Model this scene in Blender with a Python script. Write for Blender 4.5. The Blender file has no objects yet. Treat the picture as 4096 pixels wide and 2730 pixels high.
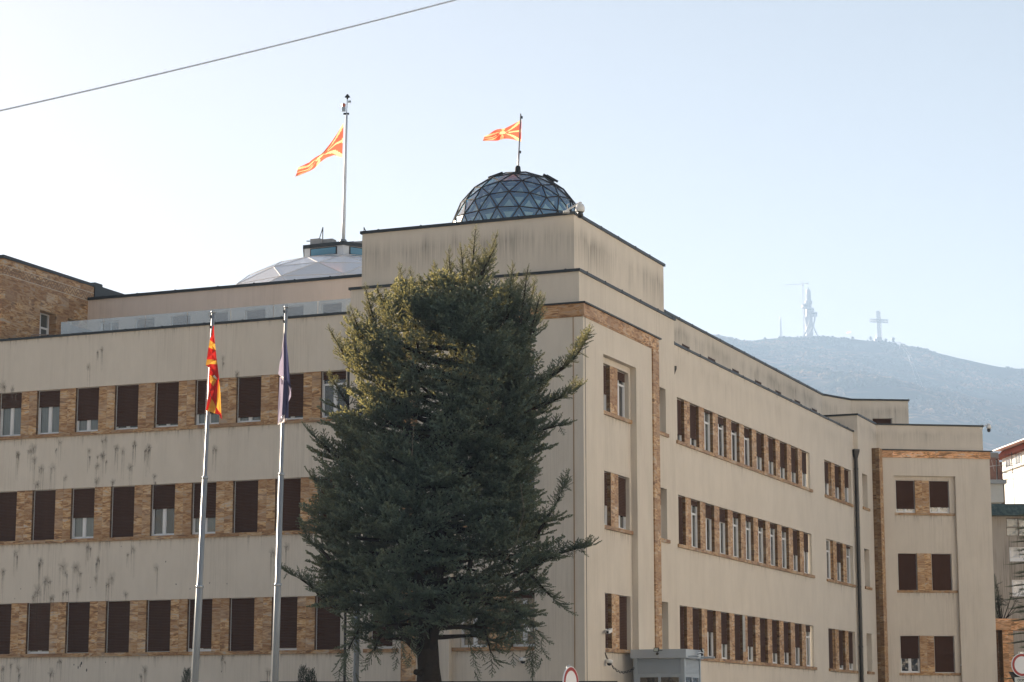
import bpy, math, random
import numpy as np
from mathutils import Vector, Matrix
R = math.radians
rnd = random.Random(7)
rng = np.random.default_rng(11)
SC = bpy.context.scene
COL = SC.collection

# ------------------------------------------------------------------ camera maths (photo pixels 4096x2730)
F = 8807.1
PITCH = R(9.837)
YAW = R(22.70)
cp, sp = math.cos(PITCH), math.sin(PITCH)
CAM = Vector((0, 0, 1.7))
U = Vector((math.sin(YAW), math.cos(YAW), 0))      # along the right facade, away
V = Vector((-math.cos(YAW), math.sin(YAW), 0))     # along the left facade, away
def ray(x, y):
    a = (x - 2048) / F; b = (1365 - y) / F
    return Vector((a, cp - b * sp, sp + b * cp))
_r = ray(2336, 2000)
CORNER = Vector((_r.x / _r.y * 80, 80, 0))
def atY(Y, x, y):
    d = ray(x, y); return CAM + d * (Y / d.y)
def loc(p):                                        # world point -> building (a, b, z)
    q = Vector(p) - CORNER; return Vector((q.dot(U), q.dot(V), p[2]))
def wor(a, b, z): return CORNER + U * a + V * b + Vector((0, 0, z))
def planhit(x, y, p0, d):                          # where a pixel's ray crosses a plan line (building coords)
    r = ray(x, y); c = loc(CAM); rr = Vector((r.dot(U), r.dot(V)))
    # c + t*rr = p0 + s*d
    det = rr.x * (-d[1]) - rr.y * (-d[0])
    ex, ey = p0[0] - c.x, p0[1] - c.y
    t = (ex * (-d[1]) - ey * (-d[0])) / det
    s = (rr.x * ey - rr.y * ex) / det
    return s, CAM.z + r.z * t
def dpx(x, y): return x * 1.7408, y * 1.7408       # 2353-wide display px -> photo px

# ------------------------------------------------------------------ mesh builder
class MB:
    def __init__(s): s.v = []; s.f = []; s.m = []
    def quad(s, a, b, c, d, m=0):
        n = len(s.v); s.v += [tuple(a), tuple(b), tuple(c), tuple(d)]; s.f.append((n, n+1, n+2, n+3)); s.m.append(m)
    def tri(s, a, b, c, m=0):
        n = len(s.v); s.v += [tuple(a), tuple(b), tuple(c)]; s.f.append((n, n+1, n+2)); s.m.append(m)
    def poly(s, pts, m=0):
        n = len(s.v); s.v += [tuple(p) for p in pts]; s.f.append(tuple(range(n, n+len(pts)))); s.m.append(m)
    def box(s, x0, x1, y0, y1, z0, z1, m=0, ms=None, T=None):
        c = [(x0,y0,z0),(x1,y0,z0),(x1,y1,z0),(x0,y1,z0),(x0,y0,z1),(x1,y0,z1),(x1,y1,z1),(x0,y1,z1)]
        if T: c = [tuple(T(p)) for p in c]
        n = len(s.v); s.v += c
        fs = [(0,3,2,1),(4,5,6,7),(0,1,5,4),(1,2,6,5),(2,3,7,6),(3,0,4,7)]   # bottom top front right back left
        for i, f in enumerate(fs):
            s.f.append(tuple(n + k for k in f)); s.m.append(ms[i] if ms else m)
    def tube(s, pts, rad, n=6, m=0, caps=True):
        pts = [Vector(p) for p in pts]
        if not hasattr(rad, '__len__'): rad = [rad] * len(pts)
        base = len(s.v); up0 = None
        for i, p in enumerate(pts):
            t = (pts[min(i+1, len(pts)-1)] - pts[max(i-1, 0)]).normalized()
            if up0 is None:
                ref = Vector((0,0,1)) if abs(t.z) < .9 else Vector((1,0,0))
                e1 = t.cross(ref).normalized()
            else:
                e1 = (up0 - t * up0.dot(t)).normalized()
            up0 = e1; e2 = t.cross(e1)
            for k in range(n):
                an = 2 * math.pi * k / n
                q = p + (e1 * math.cos(an) + e2 * math.sin(an)) * rad[i]
                s.v.append(tuple(q))
        for i in range(len(pts) - 1):
            for k in range(n):
                a = base + i*n + k; b = base + i*n + (k+1) % n
                s.f.append((a, b, b+n, a+n)); s.m.append(m)
        if caps:
            s.f.append(tuple(base + k for k in range(n))[::-1]); s.m.append(m)
            e = base + (len(pts)-1)*n
            s.f.append(tuple(e + k for k in range(n))); s.m.append(m)
    def lathe(s, prof, cx=0, cy=0, n=16, m=0):
        base = len(s.v)
        for r_, z in prof:
            for k in range(n):
                an = 2*math.pi*k/n; s.v.append((cx + r_*math.cos(an), cy + r_*math.sin(an), z))
        for i in range(len(prof)-1):
            for k in range(n):
                a = base+i*n+k; b = base+i*n+(k+1) % n
                s.f.append((a, b, b+n, a+n)); s.m.append(m)
        s.f.append(tuple(base+k for k in range(n))[::-1]); s.m.append(m)
        e = base+(len(prof)-1)*n; s.f.append(tuple(e+k for k in range(n))); s.m.append(m)
    def mesh(s, name, mats, smooth=False):
        me = bpy.data.meshes.new(name); me.from_pydata(s.v, [], s.f)
        for m in (mats if isinstance(mats, (list, tuple)) else [mats]): me.materials.append(m)
        if len(me.materials) > 1: me.polygons.foreach_set('material_index', s.m)
        if smooth: me.polygons.foreach_set('use_smooth', [True]*len(s.f))
        me.update(); return me
    def build(s, name, mats, parent=None, smooth=False):
        return link(name, s.mesh(name, mats, smooth), parent)
def link(name, data, parent=None, location=None, rz=0):
    o = bpy.data.objects.new(name, data); COL.objects.link(o)
    if parent: o.parent = parent
    if location is not None: o.location = location
    if rz: o.rotation_euler = (0, 0, rz)
    return o
def tag(o, label=None, cat=None, group=None, kind=None):
    if label: o['label'] = label
    if cat: o['category'] = cat
    if group: o['group'] = group
    if kind: o['kind'] = kind
    return o
def empty(name, location=(0,0,0), rz=0, label=None, cat=None, group=None):
    o = bpy.data.objects.new(name, None); COL.objects.link(o)
    o.location = location; o.rotation_euler = (0, 0, rz); o.empty_display_size = .2
    return tag(o, label, cat, group)

# ------------------------------------------------------------------ materials
class NT:
    def __init__(s, name):
        s.mat = bpy.data.materials.new(name); s.mat.use_nodes = True
        s.t = s.mat.node_tree; s.b = s.t.nodes['Principled BSDF']; s.out = s.t.nodes['Material Output']
    def n(s, typ, **kw):
        nd = s.t.nodes.new(typ)
        for k, v in kw.items(): setattr(nd, k, v)
        return nd
    def l(s, a, b): s.t.links.new(a, b)
    def val(s, sock, x):
        if hasattr(x, 'is_output'): s.l(x, sock)
        else: sock.default_value = x
    def math(s, op, a, b=0.0, c=None, clamp=False):
        nd = s.n('ShaderNodeMath', operation=op, use_clamp=clamp)
        s.val(nd.inputs[0], a); s.val(nd.inputs[1], b)
        if c is not None: s.val(nd.inputs[2], c)
        return nd.outputs[0]
    def mix(s, f, a, b, blend='MIX'):
        nd = s.n('ShaderNodeMix', data_type='RGBA', blend_type=blend)
        s.val(nd.inputs[0], f)
        s.val(nd.inputs[6], a if hasattr(a, 'is_output') else (*a, 1)); s.val(nd.inputs[7], b if hasattr(b, 'is_output') else (*b, 1))
        return nd.outputs[2]
    def noise(s, vec, scale=5, detail=4, rough=.5, dist=0):
        nd = s.n('ShaderNodeTexNoise'); s.l(vec, nd.inputs['Vector'])
        nd.inputs['Scale'].default_value = scale; nd.inputs['Detail'].default_value = detail
        nd.inputs['Roughness'].default_value = rough; nd.inputs['Distortion'].default_value = dist
        return nd.outputs[0]
    def ramp(s, f, stops):
        nd = s.n('ShaderNodeValToRGB'); s.l(f, nd.inputs[0]); e = nd.color_ramp.elements
        while len(e) < len(stops): e.new(.5)
        for el, (p, c) in zip(e, stops):
            el.position = p; el.color = (*c, 1) if hasattr(c, '__len__') else (c, c, c, 1)
        return nd.outputs[0]
    def scale(s, vec, v):
        nd = s.n('ShaderNodeVectorMath', operation='MULTIPLY'); s.l(vec, nd.inputs[0]); nd.inputs[1].default_value = v
        return nd.outputs[0]
    def obj(s): return s.n('ShaderNodeTexCoord').outputs['Object']
    def pos(s): return s.n('ShaderNodeNewGeometry').outputs['Position']
    def bump(s, h, strength=.3, dist=.01):
        nd = s.n('ShaderNodeBump'); nd.inputs['Strength'].default_value = strength; nd.inputs['Distance'].default_value = dist
        s.l(h, nd.inputs['Height']); s.l(nd.outputs[0], s.b.inputs['Normal'])
    def base(s, c, rough=.6, metal=0, spec=None):
        if hasattr(c, 'is_output'): s.l(c, s.b.inputs['Base Color'])
        else: s.b.inputs['Base Color'].default_value = (*c, 1)
        s.b.inputs['Roughness'].default_value = rough; s.b.inputs['Metallic'].default_value = metal
        if spec is not None: s.b.inputs['Specular IOR Level'].default_value = spec
        return s.mat
def simple(name, c, rough=.6, metal=0, var=.12, sc=3.0, spec=None):
    t = NT(name); nz = t.noise(t.pos(), sc, 5, .6)
    c0 = tuple(x*(1-var) for x in c); c1 = tuple(min(1, x*(1+var)) for x in c)
    return t.base(t.mix(nz, c0, c1), rough, metal, spec)

def plaster(name, c, streak=.25, ztop=None, fall=1.5, dirt=(.16, .135, .105), patch=1.0):
    t = NT(name); p = t.pos()
    big = t.noise(p, .35, 5, .6); fine = t.noise(p, 28, 3, .6); mid = t.noise(t.scale(p, (1, 1, .35)), 1.6, 5, .65)
    col = t.mix(big, tuple(x*.88 for x in c), tuple(min(1, x*1.06) for x in c))
    col = t.mix(t.math('MULTIPLY', t.ramp(mid, [(.42, 0), (.75, 1)]), .32), col, tuple(x*.72 for x in c))
    col = t.mix(t.math('MULTIPLY', fine, .10), col, tuple(x*.55 for x in c))
    st = t.noise(t.scale(p, (15, 15, .35)), 1, 4, .7)
    wide = t.noise(t.scale(p, (.55, .55, .12)), 1, 3, .6)
    s_ = t.math('MULTIPLY', t.ramp(st, [(.45, 0), (.62, 1)]), t.ramp(wide, [(.42, 0), (.60, 1)]))
    if ztop is not None:
        z = t.n('ShaderNodeSeparateXYZ'); t.l(p, z.inputs[0])
        wv = t.math('MULTIPLY', t.math('SUBTRACT', t.noise(t.scale(p, (1.1, 1.1, .05)), 1, 3, .6), .5), .9)
        m = t.ramp(t.math('DIVIDE', t.math('ADD', t.math('SUBTRACT', ztop, z.outputs[2]), wv), fall, clamp=True), [(.02, 0), (.14, .25), (.34, 1), (.98, .05)])
        wob = t.noise(t.scale(p, (5, 5, .1)), 1, 3, .6)
        m = t.math('MULTIPLY', m, t.math('ADD', .4, wob))
        s_ = t.math('MULTIPLY', t.ramp(st, [(.38, .15), (.6, 1)]), t.math('MULTIPLY', m, t.ramp(wide, [(.36, .12), (.62, 1)])))
    col = t.mix(t.math('MULTIPLY', s_, streak, clamp=True), col, dirt)
    # pale lime runs
    run = t.noise(t.scale(p, (6, 6, .1)), 1.3, 3, .6)
    col = t.mix(t.math('MULTIPLY', t.ramp(run, [(.66, 0), (.74, 1)]), .08), col, tuple(min(1, x*1.25) for x in c))
    t.bump(t.math('ADD', fine, t.math('MULTIPLY', mid, .6)), .25, .01)
    return t.base(col, .9, 0, .2)

def travertine(name, dark=1.0, tile=(.40, .42), offs=0.0, warm=1.0, chev=False):
    t = NT(name); o = t.obj(); ri = t.n('ShaderNodeObjectInfo').outputs['Random']
    sx = t.n('ShaderNodeSeparateXYZ'); t.l(o, sx.inputs[0])
    hor = t.math('ADD', sx.outputs[0], sx.outputs[1])
    rz = t.math('MULTIPLY', t.math('FLOOR', t.math('MULTIPLY', ri, 40)), tile[1]*4)
    cb = t.n('ShaderNodeCombineXYZ'); t.l(hor, cb.inputs[0]); t.l(t.math('ADD', sx.outputs[2], rz), cb.inputs[1])
    br = t.n('ShaderNodeTexBrick'); t.l(cb.outputs[0], br.inputs['Vector'])
    br.offset = offs; br.inputs['Scale'].default_value = 1
    br.inputs['Color1'].default_value = (0, 0, 0, 1); br.inputs['Color2'].default_value = (1, 1, 1, 1); br.inputs['Mortar'].default_value = (.5, .5, .5, 1)
    br.inputs['Mortar Size'].default_value = .004; br.inputs['Brick Width'].default_value = tile[0]; br.inputs['Row Height'].default_value = tile[1]
    rv = t.n('ShaderNodeSeparateColor'); t.l(br.outputs['Color'], rv.inputs[0]); rnd_ = rv.outputs[0]
    off = t.n('ShaderNodeCombineXYZ'); t.l(t.math('MULTIPLY', rnd_, 37.0), off.inputs[0]); t.l(t.math('MULTIPLY', rnd_, 11.0), off.inputs[2])
    ad = t.n('ShaderNodeVectorMath', operation='ADD'); t.l(t.pos(), ad.inputs[0]); t.l(off.outputs[0], ad.inputs[1])
    v = ad.outputs[0]
    n1 = t.noise(t.scale(v, (1.3, 1.3, 5.5)), 1.3, 6, .62, 1.2)
    n2 = t.noise(t.scale(v, (3, 3, 12)), 1.6, 5, .7, .8)
    n3 = t.noise(v, .9, 3, .5)
    k = dark
    col = t.ramp(n1, [(.35, (.15*k, .085*k, .038*k)), (.44, (.33*k, .17*k, .075*k)), (.505, (.54*k*warm, .325*k, .14*k)), (.56, (.62*k*warm, .43*k, .24*k)), (.64, (.46*k, .40*k, .33*k))])
    col = t.mix(t.math('MULTIPLY', t.ramp(n2, [(.5, 0), (.68, 1)]), .5), col, (.20*k, .11*k, .06*k))
    col = t.mix(t.math('MULTIPLY', t.ramp(n3, [(.5, 0), (.7, 1)]), .35), col, (.52*k, .46*k, .38*k))
    col = t.mix(t.math('MULTIPLY', t.ramp(rnd_, [(.15, 0), (.9, 1)]), .62), col, (.27*k, .145*k, .07*k))
    if chev:
        z = t.n('ShaderNodeSeparateXYZ'); t.l(o, z.inputs[0])
        saw = t.math('PINGPONG', hor, .22)
        zz = t.math('ADD', z.outputs[2], t.math('MULTIPLY', saw, 1.0))
        stp = t.math('GREATER_THAN', t.math('FRACT', t.math('DIVIDE', zz, .2)), .5)
        band = t.math('MULTIPLY', t.math('GREATER_THAN', z.outputs[2], 20.36), t.math('LESS_THAN', z.outputs[2], 20.76))
        col = t.mix(t.math('MULTIPLY', band, t.math('MULTIPLY', stp, .75)), col, (.20, .125, .075))
        l1 = t.math('COMPARE', z.outputs[2], 20.36, .014); l2 = t.math('COMPARE', z.outputs[2], 20.76, .014)
        col = t.mix(t.math('MAXIMUM', l1, l2), col, (.5, .43, .34))
    col = t.mix(t.math('MULTIPLY', br.outputs['Fac'], .55), col, (.22*k, .17*k, .13*k))
    t.bump(n2, .15, .01)
    return t.base(col, .55, 0, .35)

def glassy(name, tint=(.9, .95, 1), refl=.25, white=.1, wcol=(.8, .85, .9), rough=.03):
    t = NT(name); tr = t.n('ShaderNodeBsdfTransparent'); tr.inputs[0].default_value = (*tint, 1)
    gl = t.n('ShaderNodeBsdfGlossy'); gl.inputs['Roughness'].default_value = rough
    df = t.n('ShaderNodeBsdfDiffuse'); df.inputs[0].default_value = (*wcol, 1)
    fr = t.n('ShaderNodeFresnel'); fr.inputs[0].default_value = 1.5
    m1 = t.n('ShaderNodeMixShader'); m1.inputs[0].default_value = white; t.l(tr.outputs[0], m1.inputs[1]); t.l(df.outputs[0], m1.inputs[2])
    m2 = t.n('ShaderNodeMixShader'); t.l(t.math('ADD', t.math('MULTIPLY', fr.outputs[0], 1.0), refl, clamp=True), m2.inputs[0])
    t.l(m1.outputs[0], m2.inputs[1]); t.l(gl.outputs[0], m2.inputs[2]); t.l(m2.outputs[0], t.out.inputs[0])
    return t.mat
def window_glass(name, dark=(.02, .025, .03), curtain=(.13, .16, .165), seed=0.0):
    t = NT(name); p = t.pos(); o = t.obj(); ri = t.n('ShaderNodeObjectInfo').outputs['Random']
    w = t.n('ShaderNodeTexWave'); t.l(t.scale(o, (1, 0, 0)), w.inputs['Vector']); w.inputs['Scale'].default_value = 5.5; w.inputs['Distortion'].default_value = 2.5; w.inputs['Detail'].default_value = 2
    has = t.math('GREATER_THAN', ri, .35)
    c = t.mix(t.math('MULTIPLY', has, .9), dark, t.mix(w.outputs[1], tuple(x*.22 for x in curtain), tuple(x*1.25 for x in curtain)))
    n = t.noise(t.scale(p, (2.2, 2.2, 1.4)), 1.0, 2, .5, 1.0)
    t.bump(n, .35, .05)
    t.base(c, .04, 0, .9); t.b.inputs['Coat Weight'].default_value = .6; t.b.inputs['Coat Roughness'].default_value = .02
    return t.mat
def leafy(name, c_in, c_tip, trans=.35, tcol=None):
    t = NT(name)
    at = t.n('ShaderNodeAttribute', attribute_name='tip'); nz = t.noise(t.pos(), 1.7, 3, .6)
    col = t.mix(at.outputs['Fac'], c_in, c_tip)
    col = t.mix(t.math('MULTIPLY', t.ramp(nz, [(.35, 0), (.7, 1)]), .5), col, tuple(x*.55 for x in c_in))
    t.base(col, .6, 0, .3)
    tl = t.n('ShaderNodeBsdfTranslucent'); t.l(t.mix(.5, col, tuple(min(1, x*1.6) for x in c_tip)) if tcol is None else t.mix(at.outputs['Fac'], tuple(x*.35 for x in tcol), tcol), tl.inputs[0])
    mx = t.n('ShaderNodeMixShader'); mx.inputs[0].default_value = trans
    t.l(t.b.outputs[0], mx.inputs[1]); t.l(tl.outputs[0], mx.inputs[2]); t.l(mx.outputs[0], t.out.inputs[0])
    return t.mat
def cloth(name, c, trans=.5):
    t = NT(name); nz = t.noise(t.pos(), 2.5, 3, .5)
    col = t.mix(nz, tuple(x*.88 for x in c), tuple(min(1, x*1.1) for x in c)); t.base(col, .75, 0, .2)
    tl = t.n('ShaderNodeBsdfTranslucent'); t.l(col, tl.inputs[0])
    mx = t.n('ShaderNodeMixShader'); mx.inputs[0].default_value = trans
    t.l(t.b.outputs[0], mx.inputs[1]); t.l(tl.outputs[0], mx.inputs[2]); t.l(mx.outputs[0], t.out.inputs[0])
    return t.mat
def stain_mat():
    t = NT('paint_stain'); n = t.noise(t.pos(), 9, 5, .7)
    t.base((.27, .24, .20), .9, 0, .1)
    tr = t.n('ShaderNodeBsdfTransparent'); mx = t.n('ShaderNodeMixShader')
    at = t.n('ShaderNodeAttribute', attribute_name='dens')
    t.l(t.math('MULTIPLY', t.ramp(n, [(.3, .35), (.65, 1)]), at.outputs['Fac'], clamp=True), mx.inputs[0])
    t.l(tr.outputs[0], mx.inputs[1]); t.l(t.b.outputs[0], mx.inputs[2]); t.l(mx.outputs[0], t.out.inputs[0])
    return t.mat
def shutter_mat():
    t = NT('brown_shutter'); nz = t.noise(t.scale(t.pos(), (3, 3, .4)), 1.5, 4, .6)
    ri = t.n('ShaderNodeObjectInfo').outputs['Random']
    c = t.mix(nz, (.062, .030, .018), (.092, .046, .029))
    c = t.mix(t.math('MULTIPLY', ri, .35), c, (.050, .022, .015))
    return t.base(c, .6, 0, .2)

WALLC = (.675, .615, .53)
M = dict(
    wall=plaster('beige_plaster', WALLC, .14),
    wallA=plaster('beige_plaster_streaked', WALLC, .85, 20.4, 1.9, (.13, .12, .105)),
    wallW=plaster('beige_plaster_parapet', WALLC, .28, 17.3, 1.6, (.2, .17, .13)),
    wallP=plaster('beige_plaster_penthouse', WALLC, .75, 20.3, 1.6, (.15, .135, .11)),
    wallF=plaster('beige_plaster_far', WALLC, .5, 18.2, 1.2, (.16, .15, .13)),
    pent=plaster('warm_lit_plaster', (.70, .60, .525), .1),  # rose cast in the colour stands in for warm reflected light
    trav=travertine('travertine', 1.0),
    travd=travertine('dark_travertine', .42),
    travw=travertine('travertine_wall', .95, (.85, .42), .5, 1.0, True),
    travb=travertine('travertine_band', 1.0, (.9, 5.0), 0, 1.05),
    travo=travertine('orange_travertine', 1.3, (.9, .6), 0, 1.2),
    travs=travertine('travertine_sill', .85, (1.0, 5.0)),
    gmar=simple('grey_marble', (.36, .37, .35), .5, 0, .6, 5),
    cap=simple('dark_roof_metal', (.020, .026, .030), .45, .3, .4, 6),
    white=simple('white_frame', (.72, .73, .74), .4, 0, .05),
    shut=shutter_mat(),
    glass=window_glass('window_glass'),
    glassd=window_glass('dark_window_glass', (.012, .014, .016), (.05, .055, .06)),
    rail=glassy('balustrade_glass', (.80, .88, .93), .10, .20, (.88, .92, .96)),  # diffuse white share imitates sky reflected in the glass
    domeg=glassy('dome_glass', (.66, .90, .98), .13, .07, (.8, .85, .9), .2),
    domew=glassy('sky_white_dome_glass', (.7, .75, .8), .30, .8, (.92, .91, .91), .15),  # heavy diffuse white imitates bright sky mirrored in the panes
    domeb=simple('blue_lining', (.04, .27, .50), .35, 0, .15, 2),
    domep=simple('pale_sky_infill', (.82, .90, .92), .4, 0, .1, 2),  # opaque pale colour painted in for bright sky seen through the dome
    strut=simple('dark_strut', (.030, .032, .036), .8, 0, .2, 3, .1),
    metal=simple('steel_pole', (.20, .23, .26), .45, .15, .1, 2),
    chrome=simple('pale_steel', (.36, .40, .44), .3, .7, .08, 2),
    black=simple('black_plastic', (.012, .013, .015), .4),
    cream=simple('white_plastic', (.72, .72, .70), .4, 0, .05),
    booth=simple('booth_blue_metal', (.43, .49, .55), .45, .2, .06, 2),
    boothd=simple('booth_frame_metal', (.36, .42, .48), .45, .2, .06, 2),
    red=cloth('flag_red', (.42, .022, .018), .4), yel=cloth('flag_yellow', (.60, .31, .05), .4),
    redf=cloth('thin_backlit_red', (.70, .115, .07), .6), yelf=cloth('thin_backlit_yellow', (.84, .54, .28), .6),  # thin cloth; the paler tones paint in sun shining through
    navy=cloth('flag_navy', (.055, .06, .125), .3), navyl=cloth('flag_navy_pale', (.30, .27, .36), .4), fwhite=cloth('flag_white', (.7, .64, .66), .5),
    bark=simple('cedar_bark', (.030, .024, .019), .95, 0, .5, 9, .1),
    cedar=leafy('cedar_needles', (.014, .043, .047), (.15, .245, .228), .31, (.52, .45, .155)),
    thuja=leafy('thuja_leaves', (.010, .020, .014), (.025, .045, .02), .2),
    signred=simple('sign_red', (.30, .006, .014), .4, 0, .08), signwhite=simple('sign_white', (.74, .76, .80), .4, 0, .04),
    text=simple('sign_black', (.02, .02, .02), .5),
    plate=simple('sign_plate', (.52, .56, .55), .5, 0, .1),
    stain=stain_mat(),
    copper=simple('conductor_strip', (.36, .25, .15), .6, .1),
    conc=simple('pale_concrete', (.42, .43, .44), .8, 0, .12, .2),
    fence=simple('dark_fence', (.012, .013, .016), .5),
)

# ------------------------------------------------------------------ the building
PB = empty('parliament_building', CORNER, math.pi/2 - YAW, 'large beige plastered government building with brown roller shutters, travertine piers and a glass dome', 'building')
class Fr:                                          # a wall's own frame: s to the right seen from outside, d inward, z up
    def __init__(s, a, b, th): s.o = (a, b); s.th = th; s.c = math.cos(th); s.n = math.sin(th)
    def P(s, q): x, d, z = q; return (s.o[0] + x*s.c - d*s.n, s.o[1] + x*s.n + d*s.c, z)
FL = lambda a: Fr(a, 0, -math.pi/2)                # faces the left street: s = -b
FRr = lambda b: Fr(0, b, 0)                        # faces the right street: s = a
def wall(mb, fr, s0, s1, z0, z1, holes=(), dep=.3, d=0, m=0, mr=None):
    ss = sorted({s0, s1, *[h[0] for h in holes], *[h[1] for h in holes]}); ss = [x for x in ss if s0 <= x <= s1]
    zs = sorted({z0, z1, *[h[2] for h in holes], *[h[3] for h in holes]}); zs = [x for x in zs if z0 <= x <= z1]
    for i in range(len(ss)-1):
        for j in range(len(zs)-1):
            cs, cz = (ss[i]+ss[i+1])/2, (zs[j]+zs[j+1])/2
            if any(h[0] < cs < h[1] and h[2] < cz < h[3] for h in holes): continue
            mb.quad(*[fr.P(q) for q in ((ss[i], d, zs[j]), (ss[i+1], d, zs[j]), (ss[i+1], d, zs[j+1]), (ss[i], d, zs[j+1]))], m)
    mr = m if mr is None else mr
    for h in holes:
        a, b, c, e = h[:4]; D = d + (h[4] if len(h) > 4 else dep)
        for q in (((a,d,c),(a,d,e),(a,D,e),(a,D,c)), ((b,d,c),(b,D,c),(b,D,e),(b,d,e)), ((a,d,c),(a,D,c),(b,D,c),(b,d,c)), ((a,d,e),(b,d,e),(b,D,e),(a,D,e))):
            mb.quad(*[fr.P(p) for p in q], mr)
_mc = {}
def cached(key, fn):
    if key not in _mc: _mc[key] = fn()
    return _mc[key]
def frame_mesh(w, h, transom):
    def f():
        mb = MB(); t = .055
        mb.box(-w/2, -w/2+t, 0, .09, 0, h); mb.box(w/2-t, w/2, 0, .09, 0, h)
        mb.box(-w/2+t, w/2-t, .002, .088, 0, t); mb.box(-w/2+t, w/2-t, .002, .088, h-t, h)
        zt = h*.72
        mb.box(-.05, .05, .03, .086, t, zt-.04 if transom else h-t)
        if transom:
            mb.box(-w/2+t, w/2-t, .02, .087, zt-.04, zt+.04); mb.box(-.03, .03, .03, .086, zt+.04, h-t)
        for sx in (-1, 1):                          # inner sashes
            x0, x1 = (sx*.05, sx*(w/2-t)); x0, x1 = min(x0, x1), max(x0, x1)
            zz = zt-.04 if transom else h-t
            mb.box(x0, x0+.035, .045, .085, t, zz); mb.box(x1-.035, x1, .045, .085, t, zz)
            mb.box(x0+.035, x1-.035, .046, .084, t, t+.045)
        return mb.mesh('window', M['white'])
    return cached(('fr', round(w, 2), round(h, 2), transom), f)
def pane_mesh(w, h, mat='glass'):
    def f():
        mb = MB(); mb.box(-w/2+.05, w/2-.05, .064, .072, .05, h-.05); return mb.mesh('pane', M[mat])
    return cached(('pn', round(w, 2), round(h, 2), mat), f)
def shutter_mesh(w, h):
    def f():
        mb = MB(); n = max(1, round(h/.062)); p = h/n; x0, x1 = -w/2+.045, w/2-.03
        for i in range(n):
            z = i*p
            prof = [(.030, z), (.004, z+p*.22), (.0, z+p*.5), (.006, z+p*.82), (.030, z+p*.97)]
            for (d0, za), (d1, zb) in zip(prof[:-1], prof[1:]):
                mb.quad((x0, d0, za), (x1, d0, za), (x1, d1, zb), (x0, d1, zb))
            mb.quad((x0, .030, z+p*.97), (x1, .030, z+p*.97), (x1, .030, z+p), (x0, .030, z+p))
        mb.box(x0, x1, -.004, .034, -.035, 0)
        mb.quad((x0, 0, 0), (x0, .034, 0), (x0, .034, h), (x0, 0, h)); mb.quad((x1, 0, 0), (x1, 0, h), (x1, .034, h), (x1, .034, 0))
        return mb.mesh('shutter', M['shut'])
    return cached(('sh', round(w, 2), round(h, 2)), f)
def window(fr, s, d, z, w, h, cov, name='window', transom=True, pane='glass', parent=None):
    x, y, _ = fr.P((s, d, 0))
    o = link(name, frame_mesh(w, h, transom), parent or PB, (x, y, z), fr.th)
    link('pane', pane_mesh(w, h, pane), o)
    if cov > .02:
        sh = h*cov - .02
        link('shutter', shutter_mesh(w, round(sh, 2)), o, (0, -.022, h - .012 - sh))
    return o
def pier_mesh(w, h, dep):
    def f():
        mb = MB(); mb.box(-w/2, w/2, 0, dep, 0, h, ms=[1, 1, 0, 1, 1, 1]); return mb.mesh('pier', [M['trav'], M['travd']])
    return cached(('pr', round(w, 2), round(h, 2), round(dep, 2)), f)
def pier(fr, s, d, z, w, h, dep, name='pier'):
    x, y, _ = fr.P((s, d, 0)); return link(name, pier_mesh(w, h, dep), PB, (x, y, z), fr.th)
def sill(fr, s0, s1, d, z0, z1, out=.07, inn=.34):
    mb = MB(); mb.box(s0, s1, d-out, d+inn, z0, z1, T=fr.P); mb.build('sill', M['travs'], PB)
ROWS = [(13.36, 15.20, 13.22), (9.02, 11.08, 8.88), (4.44, 6.49, 4.30)]      # sill top, lintel, sill bottom

# --- left wing (plane a = .5)
fl = FL(.5); WZ = 17.40
lw = MB(); holes = []
rowoff = [-.05, .0, .06]
NB = 9
for (z0, z1, zs), ro in zip(ROWS, rowoff): holes.append((-(10.07+ro+1.879*NB+1.12), -(10.07+ro), z0, z1))
wall(lw, fl, -36.0, -9.0, 0, WZ, holes, .28)
lw.quad(*[fl.P(q) for q in ((-36, .03, WZ), (-9, .03, WZ), (-9, .3, WZ), (-36, .3, WZ))])
lw.quad(*[fl.P(q) for q in ((-9, .3, 16.3), (-36, .3, 16.3), (-36, .3, WZ), (-9, .3, WZ))])
lw.quad(*[fl.P(q) for q in ((-36, .3, 16.4), (-9, .3, 16.4), (-9, 8, 16.4), (-36, 8, 16.4))])
lw.build('wall', M['wall'], PB)
def seams(mb, fr, s0, s1, z0, z1, d):
    x = s0+.7
    while x < s1-.2: mb.box(x, x+.05, d-.012, .2, z0-.004, z1+.022, T=fr.P); x += rnd.uniform(1.7, 2.3)
mbc = MB(); mbc.box(-36, -9.74, -.06, .34, 17.385, 17.475, T=fl.P); seams(mbc, fl, -36, -9.74, 17.385, 17.475, -.06); mbc.build('parapet_cap', M['cap'], PB)
COVL = [[.16, .90, .86, .73, .90, .90, .71, .36, .33, .6, 1, .8],
        [1, 1, 1, .67, .46, 1, .57, 1, 1, 1, .9, 1],
        [1, .94, 1, .92, .97, .985, .97, .92, 1, 1, 1, .9]]
for r, ((z0, z1, zs), ro) in enumerate(zip(ROWS, rowoff)):
    for k in range(10):
        b0 = 10.07+ro+1.879*k
        window(fl, -(b0+.56), .17, z0, 1.12, z1-z0, COVL[r][k])
        pier(fl, -(b0+1.12+.38), .035, z0, .759, z1-z0, .245)
    sill(fl, -(10.07+1.879*NB+1.2), -9.9, 0, zs, z0)
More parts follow.
